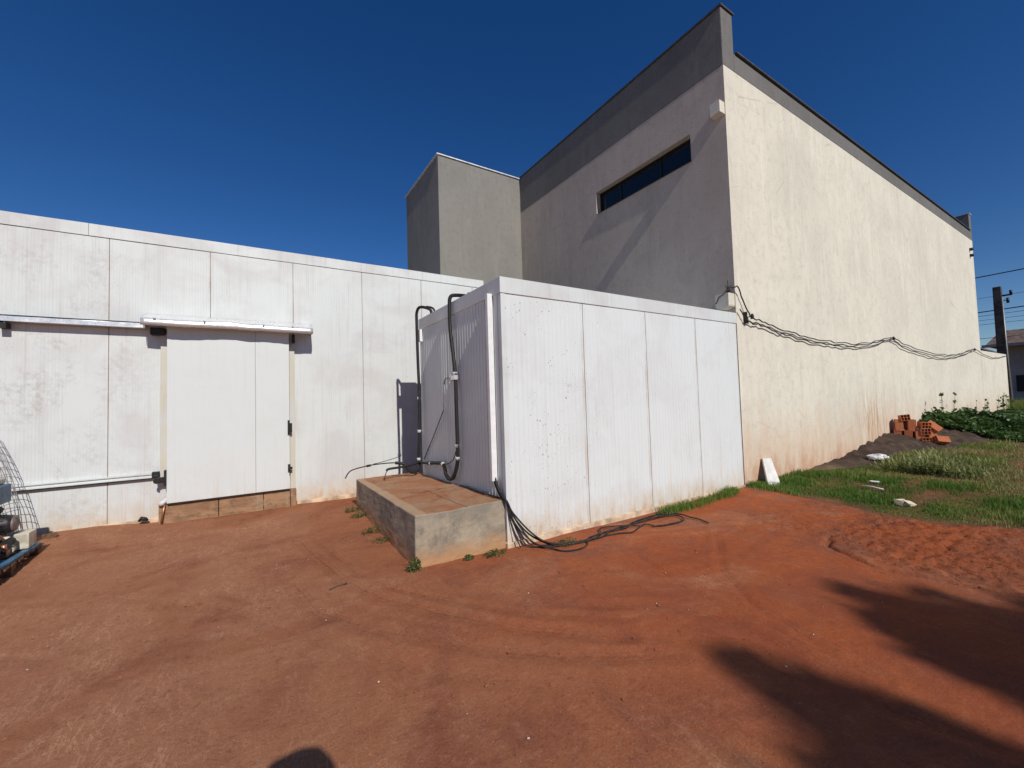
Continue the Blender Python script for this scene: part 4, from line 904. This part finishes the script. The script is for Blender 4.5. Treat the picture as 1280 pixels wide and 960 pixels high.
# mown lot grass
def lot_grass():
    n = 120000; x = 6.6 + 11*rng.random(n)**1.5; y = -2.5 + 6.4*rng.random(n)**0.75
    far = 26000; x = np.concatenate([x, rng.uniform(15, 30, far)]); y = np.concatenate([y, rng.uniform(-4, 3.8, far)])
    d = x - edge_x(y) + 0.35*fbm(x*2.2, y*2.2, 3)
    keep = sstep(-0.08, 0.30, d)*np.clip(1.0+2.0*fbm(x*1.1+3, y*1.1, 5, 0.6), 0.06, 1)
    keep *= 1 - 0.9*np.exp(-(((x-8.3)/0.8)**2+((y-1.95)/0.16)**2))       # bare red patch
    keep *= 1 - 0.8*np.exp(-(((x-12.2)/1.6)**2+((y-1.4)/0.35)**2))
    keep *= np.where((x > 9) & (x < 18) & (y > 4-np.interp(x, [8.9, 10.5, 12, 15, 17], [0.2, 0.7, 0.8, 1.1, 1.8])), 0.02, 1)
    m = rng.random(len(x)) < keep; x, y = x[m], y[m]
    dry = np.clip(0.36 + 1.5*fbm(x*0.8, y*0.8, 5, 0.6) + 0.18*rng.normal(size=len(x)) + 0.06*(x-8.5), 0, 1)
    h = 0.045*(0.5+0.9*rng.random(len(x)))*np.clip(1+2.2*fbm(x*2.6, y*2.6+8, 3), 0.4, 2.2)*(1+0.012*(x-7)*3)
    o = blades('lot_grass', x, y, gz(x, y), h, 0.008+0.0006*(x-7), dry, 'grass')
    tag(o, 'patchy short grass on the lot right of the red yard', 'grass', kind='stuff')
lot_grass()
def fringe(name, pts, n, spread, hh, label, tone=0.25):
    t = rng.random(n)*(len(pts)-1); i = np.minimum(t.astype(int), len(pts)-2); f = t-i; P = np.array(pts)
    x = P[i, 0]*(1-f)+P[i+1, 0]*f + rng.normal(0, spread, n); y = P[i, 1]*(1-f)+P[i+1, 1]*f + rng.normal(0, spread, n)
    y = np.minimum(y, 3.86)
    m = vnoise(x*4, y*4) > -0.22; x, y = x[m], y[m]; n = len(x)
    o = blades(name, x, y, gz(x, y), hh*(0.4+0.8*rng.random(n)), 0.006, tone+0.3*rng.random(n), 'grass', 0.6)
    return tag(o, label, 'grass', kind='stuff')
fringe('grass_fringe', [(4.72, 3.74), (5.3, 3.70), (6.2, 3.72), (6.5, 3.78)], 2400, 0.05, 0.10, 'low grass growing along the foot of the ribbed box')
fringe('grass_fringe', [(6.95, 3.78), (7.35, 3.74), (8.2, 3.70), (9.2, 3.5)], 2600, 0.10, 0.09, 'tuft of grass at the corner foot of the beige wall')
fringe('grass_fringe', [(28, 3.3), (28.8, 3.4), (29.5, 3.0)], 1500, 0.35, 0.7, 'tall bright grass at the far end of the boundary wall')

def tall_weeds():
    V = []; F4 = []; T = []
    n = 1900
    for k in range(n):
        x = 10.0 + 1.9*random.random(); cy = np.interp(x, [10, 12], [2.35, 2.7]); y = cy + random.gauss(0, 0.42)
        if y > 3.15 or y < 1.55: continue
        h = random.uniform(0.12, 0.40)*(1-0.35*abs(y-cy)/0.6); a = random.uniform(0, 6.28); l = h*random.uniform(0.1, 0.55)
        z = gz1(x, y); tone = random.random(); dx, dy = math.cos(a+1.57), math.sin(a+1.57); pts = []
        for i in range(5):
            t = i/4; pts.append((x+math.cos(a)*l*t*t, y+math.sin(a)*l*t*t, z+h*t*(1-0.15*t)))
        o = len(V); w = random.choice([0.003, 0.004, 0.007])
        for i, p in enumerate(pts):
            ww = w*(1 - 0.2*i/4) if i < 3 else w*(1.9 if i == 3 else 0.3)
            V.append((p[0]-dx*ww, p[1]-dy*ww, p[2])); V.append((p[0]+dx*ww, p[1]+dy*ww, p[2]))
            tt = min(1, tone*0.55 + (0.35 if i >= 3 else 0)); T += [tt, tt]
        for i in range(4): F4.append((o+2*i, o+2*i+1, o+2*i+3, o+2*i+2))
        for q in range(3):
            t = random.uniform(0.2, 0.7); i = int(t*4); p = pts[i]; b = random.uniform(0, 6.28); ll = h*0.35
            o = len(V); e = (math.cos(b)*ll, math.sin(b)*ll)
            V += [(p[0], p[1], p[2]), (p[0]+e[0]*.5-e[1]*.10, p[1]+e[1]*.5+e[0]*.10, p[2]+ll*.45), (p[0]+e[0], p[1]+e[1], p[2]+ll*.35), (p[0]+e[0]*.5+e[1]*.10, p[1]+e[1]*.5-e[0]*.10, p[2]+ll*.45)]
            T += [tone*0.5]*4; F4.append((o, o+1, o+2, o+3))
    o = npmesh('tall_weeds', np.array(V), F4=np.array(F4), mat='straw', attrs={'tone': np.array(T)})
    tag(o, 'pale seeding weeds growing in front of the dark soil heap', 'weeds', kind='stuff')
tall_weeds()

def leaves(name, C_, nrm_up, size, tone, mat, parent=None):
    n = len(C_); d = rng.normal(size=(n, 3)); d[:, 2] = np.abs(d[:, 2])*nrm_up + 0.15; d /= np.linalg.norm(d, axis=1)[:, None]
    r = rng.normal(size=(n, 3)); u = np.cross(d, r); u /= np.linalg.norm(u, axis=1)[:, None]; v = np.cross(d, u)
    s = size[:, None]; P = np.zeros((n, 6, 3))
    P[:, 0] = C_ - v*s; P[:, 1] = C_ - v*s*.35 + u*s*.62 + d*s*.12; P[:, 2] = C_ + v*s*.45 + u*s*.5 + d*s*.10
    P[:, 3] = C_ + v*s*1.05 - d*s*.1; P[:, 4] = C_ + v*s*.45 - u*s*.5 + d*s*.10; P[:, 5] = C_ - v*s*.35 - u*s*.62 + d*s*.12
    i = np.arange(n)*6
    F4 = np.concatenate([np.stack([i, i+1, i+2, i+3], 1), np.stack([i, i+3, i+4, i+5], 1)])
    return npmesh(name, P.reshape(-1, 3), F4=F4, mat=mat, attrs={'tone': np.repeat(np.clip(tone, 0, 1), 6)}, parent=parent)
def creeper():
    t = thing('creeper_plant', (19, 3.0, 0.2), 'dense dark green creeper sprawling along the far foot of the beige wall', 'creeper')
    n = 15000; x = 16.2 + 11.5*rng.random(n)**1.25; y = 3.85 - 2.6*rng.random(n)
    top = np.interp(x, [16.2, 16.9, 18, 20, 24, 28], [0.10, 0.36, 0.34, 0.26, 0.20, 0.12])*np.interp(y, [1.2, 1.6, 2.4, 3.4, 3.9], [0.25, 0.7, 0.95, 1.1, 1.2])
    top *= np.clip(1 + 1.3*fbm(x*1.7, y*1.7, 3), 0.25, 1.5)
    z0_ = np.array([max(gz1(a, b), hz(a, b) if a < 18.1 else 0) for a, b in zip(x, y)])
    z = z0_ + np.maximum(0.03, top*(1-0.5*rng.random(n)**2.0))
    sz = rng.uniform(0.035, 0.085, n)
    tone = 0.36 + 0.28*rng.normal(size=n) + 0.5*fbm(x*2, y*2, 3)
    C_ = np.stack([x, y, z], 1) - np.array(t.location)
    leaves('foliage', C_, 1.1, sz, tone, 'creeper', t)
    CL = []
    for k in range(26):
        sx = random.uniform(16.5, 27) if k > 2 else 16.9+0.06*k; sy = random.uniform(2.6, 3.82); h = random.uniform(0.25, 0.55) if k > 2 else 0.75
        zz = gz1(sx, sy)+0.5; bx_, by_ = random.uniform(-.25, .25), random.uniform(-.1, .05)
        if k <= 2: bx_ = 0.03
        pts = [(sx+bx_*q*q, sy+by_*q, zz-0.3+(h+0.3)*q) for q in np.linspace(0, 1, 6)]
        MB().tube(pts, [0.006, 0.005, 0.005, 0.004, 0.003, 0.002], 5).build('stem', 'weed', t)
        for q in range(9 if k <= 2 else 5):
            p = pts[random.randint(2, 5)]; CL.append((p[0]+random.uniform(-.05, .05), p[1]+random.uniform(-.04, .04), p[2]+random.uniform(-.05, .03)))
    CL = np.array(CL) - np.array(t.location)
    leaves('shoot_leaves', CL, 0.8, rng.uniform(0.03, 0.06, len(CL)), 0.3+0.2*rng.random(len(CL)), 'creeper', t)
creeper()
def weed(x, y, r, n, label, mat='weed', h=0.09):
    n = int(n*2.2); z = gz1(x, y); t = thing('weed_plant', (x, y, z), label, 'weed')
    a = rng.uniform(0, 6.28, n); rr = r*np.sqrt(rng.random(n)); C_ = np.stack([np.cos(a)*rr, np.sin(a)*rr*0.6, 0.012+h*rng.random(n)*(1-rr/r*0.6)], 1)
    leaves('leaf_cluster', C_, 0.9, rng.uniform(0.005, 0.014, n), 0.25+0.7*rng.random(n), mat, t)
    for k in range(min(6, n//8)):
        p = C_[k]; MB().tube([(x, y, z), (x+p[0]*0.5, y+p[1]*0.5, z+p[2]*0.8), (x+p[0], y+p[1], z+p[2])], 0.0025, 5).build('stem', 'weed', t)
weed(1.27, 6.45, 0.16, 110, 'green weed at the far left corner of the concrete block', h=0.12)
weed(1.26, 6.15, 0.13, 70, 'low weed at the block side next to its far corner weed', h=0.07)
weed(1.25, 5.35, 0.15, 80, 'straggly weed halfway along the dark side of the concrete block', h=0.09)
weed(1.26, 4.95, 0.13, 45, 'sparse dry weed on the dark side nearer the front of the block', h=0.05)
weed(1.285, 3.90, 0.075, 90, 'leafy weed at the near front corner of the concrete block', h=0.16)
weed(1.83, 3.84, 0.06, 36, 'tiny weed at the middle of the block front', h=0.06)
weed(2.12, 3.80, 0.15, 80, 'flat weed by the right end of the block front', h=0.05)
weed(2.9, 3.62, 0.15, 60, 'dry weed tangled among the cables on the ground', h=0.06)
weed(4.62, 3.66, 0.14, 70, 'greyish weed at the far loop of the cables', h=0.07)

# loose grit on the yard
def grit():
    n = 230; V = []; F = []
    base = np.array([(1, 0, 0), (-1, 0, 0), (0, 1, 0), (0, -1, 0), (0, 0, 1), (0, 0, -1)], float)
    tri = [(0, 2, 4), (2, 1, 4), (1, 3, 4), (3, 0, 4), (2, 0, 5), (1, 2, 5), (3, 1, 5), (0, 3, 5)]
    for k in range(n):
        x = rng.uniform(-2.2, 6.5); y = 1.0 + 6.2*rng.random()**1.2
        if 1.2 < x < 7.1 and y > 3.85: continue
        s = 0.0025 + 0.006*rng.random()**4; R_ = base*s*rng.uniform(0.6, 1.3, (6, 1))*np.array([1, rng.uniform(.6, 1.4), .7])
        o = len(V); V += list(R_ + np.array([x, y, gz1(x, y)+0.004])); F += [(a+o, b+o, c+o) for a, b, c in tri]
    o = npmesh('gravel', np.array(V), F3=np.array(F), mat='gravel'); tag(o, 'pale grit scattered over the red soil', 'gravel', kind='stuff')
grit()
def clods():
    n = 1500; V = []; F = []
    base = np.array([(1, 0, 0), (-1, 0, 0), (0, 1, 0), (0, -1, 0), (0, 0, 1), (0, 0, -1)], float)
    tri = [(0, 2, 4), (2, 1, 4), (1, 3, 4), (3, 0, 4), (2, 0, 5), (1, 2, 5), (3, 1, 5), (0, 3, 5)]
    for k in range(n):
        if k % 2:
            x = rng.uniform(-2.2, 6.8); y = 1.0 + 6.4*rng.random()**1.1
        elif k % 4 == 0: x = rng.uniform(4.7, 6.9); y = rng.uniform(0.6, 2.6)
        else: x = rng.normal(2.7, 1.1); y = rng.normal(2.9, 0.7)
        if (1.15 < x < 7.1 and y > 3.8) or y < 0.8: continue
        if vnoise(x*2.1, y*2.1) < -0.12: continue
        s_ = 0.0035 + 0.012*rng.random()**4; R_ = base*s_*rng.uniform(0.6, 1.3, (6, 1))*np.array([1, rng.uniform(.6, 1.4), .75])
        o = len(V); V += list(R_ + np.array([x, y, gz1(x, y)+0.004])); F += [(a+o, b+o, c+o) for a, b, c in tri]
    o = npmesh('soil_clods', np.array(V), F3=np.array(F), mat='soil', attrs={'lot': np.zeros(len(V)), 'track': np.zeros(len(V)), 'wet': np.zeros(len(V)), 'crumble': np.zeros(len(V)), 'trd': np.zeros(len(V))})
    tag(o, 'small crumbs of red soil scattered over the yard', 'soil crumbs', kind='stuff')
clods()
tw_ = MB().tube([(0.55, 3.95, 0.012), (0.62, 3.98, 0.016), (0.70, 3.99, 0.012)], 0.006, 6).build('twig', 'bark', None); tag(tw_, 'short dark twig lying on the red soil left of the concrete block', 'twig')

# ------------------------------------------------------------------ street beyond the wall
pol = thing('utility_pole', (31.0, 4.28, 0.4), 'dark concrete utility pole rising behind the end of the boundary wall', 'pole')
MB().hexa([(30.85, 4.02, 0.3), (31.15, 4.02, 0.3), (31.15, 4.42, 0.3), (30.85, 4.42, 0.3)], [(30.89, 4.13, 6.45), (31.11, 4.13, 6.45), (31.11, 4.40, 6.45), (30.89, 4.40, 6.45)]).build('shaft', 'pole', pol, bevel=0.02)
MB().tube([(30.8, 4.05, 0.3), (30.8, 4.10, 5.9)], 0.03, 8).build('conduit', 'wire', pol)
MB().box(30.96, 31.04, 3.80, 4.12, 5.95, 6.02).tube([(31, 3.84, 6.02), (31, 3.84, 6.2)], 0.05, 8).tube([(31, 3.95, 5.6), (31, 3.95, 5.85)], 0.05, 8).tube([(31, 4.1, 5.75), (31, 3.9, 5.72)], 0.02, 6).build('insulator_bracket', 'steel_dark', pol)
WZ = [(7.10, 0.02, 0.026, 'topmost power line above the street, above the pole top'), (5.36, 0.02, 0.026, 'thick power line crossing the pole below its insulator'), (5.15, 0.01, 0.010, 'thin upper cable of the low street lines by the pole'), (4.92, 0.0, 0.009, 'thin middle cable of the low street lines by the pole'), (4.70, 0.0, 0.009, 'thin lower cable of the low street lines by the pole'), (4.0, 0.0, 0.012, 'lowest cable of the street lines just above the far roof'), (6.05, 0.0, 0.008, 'thin cable at the height of the pole insulator')]
for z, s, r, lab in WZ:
    pts = [(31.25 if z != 7.10 else 31.0, y, z + 0.0004*(y-4)**2 + s*(4-y)*5*0.2) for y in range(-34, 45, 3)]
    o = MB().tube(pts, r, 5).build('power_line', 'cable', None); tag(o, lab, 'power line', 'power lines along the street')
hs = thing('house', (50, 1.0, 0.5), 'old grey house with a dark tiled roof across the street', 'house')
MB().box(46, 56, -9, 6.05, 0.3, 4.45).build('wall', 'housewall', hs)
MB().box(45.9, 46.02, 5.15, 5.75, 1.15, 2.3).build('meter_box', 'black', hs)
MB().box(45.93, 46.02, -3, 1.0, 1.4, 3.0).build('window_frame', 'frame', hs)
rf = MB(); rf.add([(44.9, -10, 4.46), (44.9, 7.0, 4.46), (51, 7.0, 6.0), (51, -10, 6.0), (57, 7.0, 4.46), (57, -10, 4.46)], [(0, 1, 2, 3), (3, 2, 4, 5), (1, 4, 2), (0, 3, 5), (0, 5, 4, 1)])
rf.build('roof', 'roof_tile', hs)
MB().box(44.82, 44.895, -10.1, 7.1, 4.36, 4.56).build('gutter', 'wire', hs)
hs2 = thing('house', (52, 13, 0.5), 'second house with a lower dark roof, half hidden behind the pole', 'house')
MB().box(48, 58, 8.2, 19, 0.3, 4.3).build('wall', 'housewall', hs2)
MB().add([(47, 7.6, 4.31), (47, 20, 4.31), (53, 20, 5.5), (53, 9.4, 5.5), (59, 20, 4.31), (59, 7.6, 4.31)], [(0, 1, 2, 3), (3, 2, 4, 5), (1, 4, 2), (0, 3, 5), (0, 5, 4, 1)]).build('roof', 'roof_tile', hs2)
MB().box(46.9, 46.99, 7.5, 20.1, 4.2, 4.42).build('gutter', 'pvc', hs2)

# ------------------------------------------------------------------ behind the camera: tree and photographer (seen as shadows)
def tree():
    t = thing('shade_tree', (3.0, -14.0, 0), 'leafy tree behind the viewpoint whose shadow falls on the yard at the lower right', 'tree')
    tx, ty = 3.0, -14.0
    tr_ = MB().tube(smooth_pts([(tx, ty, -0.1), (tx+.05, ty+.1, 2.4), (tx-.05, ty+.25, 4.8), (tx, ty+.5, 7.0)], 4), [0.20, 0.19, 0.18, 0.17, 0.16, 0.155, 0.15, 0.145, 0.14, 0.13, 0.12, 0.11, 0.10], 10)
    k = 1/math.tan(rad(SUN_EL)); o_ = math.tan(rad(SUN_AZ))
    CL = []; z = 5.0
    def hit(gx, gy, z): L = z*k*math.cos(rad(SUN_AZ)); return (gx - L*o_, gy - L, z)
    lobes = [(2.42, 0.92, .27), (2.34, 1.20, .15), (2.48, 0.55, .23), (2.15, 0.5, .36), (2.1, 0.0, .42), (2.40, 0.15, .28), (2.58, 1.12, .12), (2.62, 0.85, .13),
             (3.52, 0.92, .24), (3.92, 0.88, .28), (4.2, 0.72, .26), (3.46, 0.60, .22), (3.75, 0.45, .42), (4.2, 0.2, .42), (3.55, 0.1, .34), (3.52, 1.12, .10), (4.05, 1.10, .12), (4.6, -0.2, .5), (3.5, -0.6, .6), (4.2, -0.8, .7), (2.2, -0.8, .6), (3.62, 1.12, .12), (4.42, 0.78, .12)]
    pts = []; ends = []
    for gx, gy, r in lobes:
        zz = random.uniform(8.2, 10.2); c = hit(gx+0.05, gy-0.12, zz); ends.append(c)
        n = int(2100*r*r*3.2)+40
        sub = rng.normal(size=(11, 3))*r*0.46; sr = r*rng.uniform(0.16, 0.34, 11); w_ = rng.integers(0, 11, n)
        q = sub[w_] + rng.normal(size=(n, 3))*sr[w_][:, None]
        q[:, 2] *= 1.0; q[:, 0] *= 1.0
        pts.append(q + np.array(c))
    for c in ends:
        m = ((tx+c[0])/2+random.uniform(-.2, .2), (ty+.5+c[1])/2, 8.0)
        MB().tube(smooth_pts([(tx, ty+.5, 6.9), m, c], 4), [0.06-0.006*i for i in range(9)], 6).build('limb', 'bark', t)
    P = np.concatenate(pts) - np.array(t.location)
    leaves('crown', P, 0.9, rng.uniform(0.05, 0.085, len(P)), 0.4+0.25*rng.normal(size=len(P)), 'tree_leaf', t)
    tr_.build('trunk', 'bark', t)
tree()

def skinned(name, verts, edges, radii, mat, parent, root=0, sub=2):
    me = bpy.data.meshes.new(name); me.from_pydata(verts, edges, []); o = bpy.data.objects.new(name, me); COL.objects.link(o); o.parent = parent
    me.materials.append(M[mat])
    sk = o.modifiers.new('skin', 'SKIN'); lay = me.skin_vertices[0] if me.skin_vertices else None
    if lay is None:
        bpy.context.view_layer.objects.active = o
        lay = me.skin_vertices[0] if me.skin_vertices else None
    if lay:
        for i, r in enumerate(radii): lay.data[i].radius = r if isinstance(r, tuple) else (r, r)
        lay.data[root].use_root = True
    s_ = o.modifiers.new('sub', 'SUBSURF'); s_.levels = sub; s_.render_levels = sub
    return o
def photographer():
    t = thing('person', (0.035, -0.37, 0), 'person in dark shirt and jeans at the viewpoint, casting the head shadow', 'person')
    k = 1.085
    V = [(0, 0, .98), (0, 0, 1.12), (0, -.01, 1.30), (0, 0, 1.45), (0, .01, 1.53), (0, .03, 1.60), (0, .045, 1.67), (0, .03, 1.75), (0, .03, 1.80),
         (-.10, 0, .92), (-.11, .02, .50), (-.11, -.01, .09), (-.12, .14, .04), (.10, 0, .92), (.11, .02, .50), (.11, -.01, .09), (.12, .14, .04),
         (-.19, 0, 1.43), (-.25, .03, 1.15), (-.16, .17, 1.30), (-.085, .215, 1.42), (.19, 0, 1.43), (.25, .03, 1.15), (.10, .17, 1.30), (-.01, .215, 1.42)]
    R_ = [(.15, .11), (.14, .10), (.16, .11), (.12, .09), .055, (.075, .09), (.08, .10), (.075, .095), (.04, .05),
          .09, .06, .045, (.045, .03), .09, .06, .045, (.045, .03), .06, .045, .035, .03, .06, .045, .035, .03]
    V = [(x*k, y*k, z*k) for x, y, z in V]; R_ = [tuple(a*k for a in r) if isinstance(r, tuple) else r*k for r in R_]
    E = [(0, 1), (1, 2), (2, 3), (3, 4), (4, 5), (5, 6), (6, 7), (7, 8), (0, 9), (9, 10), (10, 11), (11, 12), (0, 13), (13, 14), (14, 15), (15, 16), (3, 17), (17, 18), (18, 19), (19, 20), (3, 21), (21, 22), (22, 23), (23, 24)]
    skinned('body', V, E, R_, 'skin', t)
    sh = [0, 1, 2, 3, 17, 18, 21, 22]; mp_ = {v: i for i, v in enumerate(sh)}
    skinned('shirt', [V[i] for i in sh], [(mp_[a], mp_[b]) for a, b in E if a in mp_ and b in mp_], [tuple(x+.015 for x in R_[i]) if isinstance(R_[i], tuple) else R_[i]+.016 for i in sh], 'shirt', t)
    jn = [0, 9, 10, 11, 13, 14, 15]; mp_ = {v: i for i, v in enumerate(jn)}
    skinned('jeans', [V[i] for i in jn], [(mp_[a], mp_[b]) for a, b in E if a in mp_ and b in mp_], [tuple(x+.012 for x in R_[i]) if isinstance(R_[i], tuple) else R_[i]+.014 for i in jn], 'denim', t)
    b = bmesh.new(); bmesh.ops.create_icosphere(b, subdivisions=3, radius=1)
    for v in b.verts:
        d = v.co.copy(); f = 1+0.12*mn.noise(d*3); v.co = Vector((d.x*.155*f, d.y*.125*f, (d.z*.125 if d.z > -.35 else -.037)*f))
    me = bpy.data.meshes.new('hair'); b.to_mesh(me); b.free(); me.materials.append(M['hair'])
    o = bpy.data.objects.new('hair', me); COL.objects.link(o); o.parent = t; o.location = (0, .0, 1.745*k)
    for s in (-1, 1):   # ears, eyes
        o = MB().tube([(s*.085, .03, 1.66*k), (s*.098, .02, 1.70*k), (s*.088, .035, 1.73*k)], [.012, .018, .012], 8).build('ear', 'skin', None, origin=(0, 0, 0)); o.parent = t
        o = MB().tube([(s*.034, .135, 1.70*k), (s*.034, .143, 1.70*k)], [.013, .006], 8).build('eye', 'hair', None, origin=(0, 0, 0)); o.parent = t
    o = MB().tube([(0, .13, 1.70*k), (0, .165, 1.66*k), (0, .14, 1.645*k)], [.009, .015, .012], 8).build('nose', 'skin', None, origin=(0, 0, 0)); o.parent = t
    o = MB().tube([(-.026, .135, 1.615*k), (0, .143, 1.613*k), (.026, .135, 1.615*k)], [.004, .008, .004], 8).build('mouth', 'copper', None, origin=(0, 0, 0)); o.parent = t
    for s, hx in ((-1, -.115*k), (1, .02*k)):
        for q in range(4):
            zf = 1.43*k+0.018*q; L = (0.07, 0.08, 0.078, 0.06)[q]
            o = MB().tube([(hx, .22*k, zf), (hx+s*.012, .22*k+L*.5, zf+.01), (hx+s*.002, .22*k+L*.85, zf+.012), (hx-s*.022, .22*k+L*.95, zf+.012)], [.009, .0085, .008, .006], 7).build('finger', 'skin', None, origin=(0, 0, 0)); o.parent = t
        o = MB().tube([(hx, .21*k, 1.42*k), (hx-s*.02, .225*k, 1.45*k), (hx-s*.035, .23*k, 1.475*k)], [.012, .011, .008], 7).build('thumb', 'skin', None, origin=(0, 0, 0)); o.parent = t
    ph = MB().box(-0.035, 0.115, -0.118, -0.110, 1.545, 1.62).build('phone', 'black', None, bevel=0.003); tag(ph, 'black phone held up in both hands by the person', 'phone')
photographer()
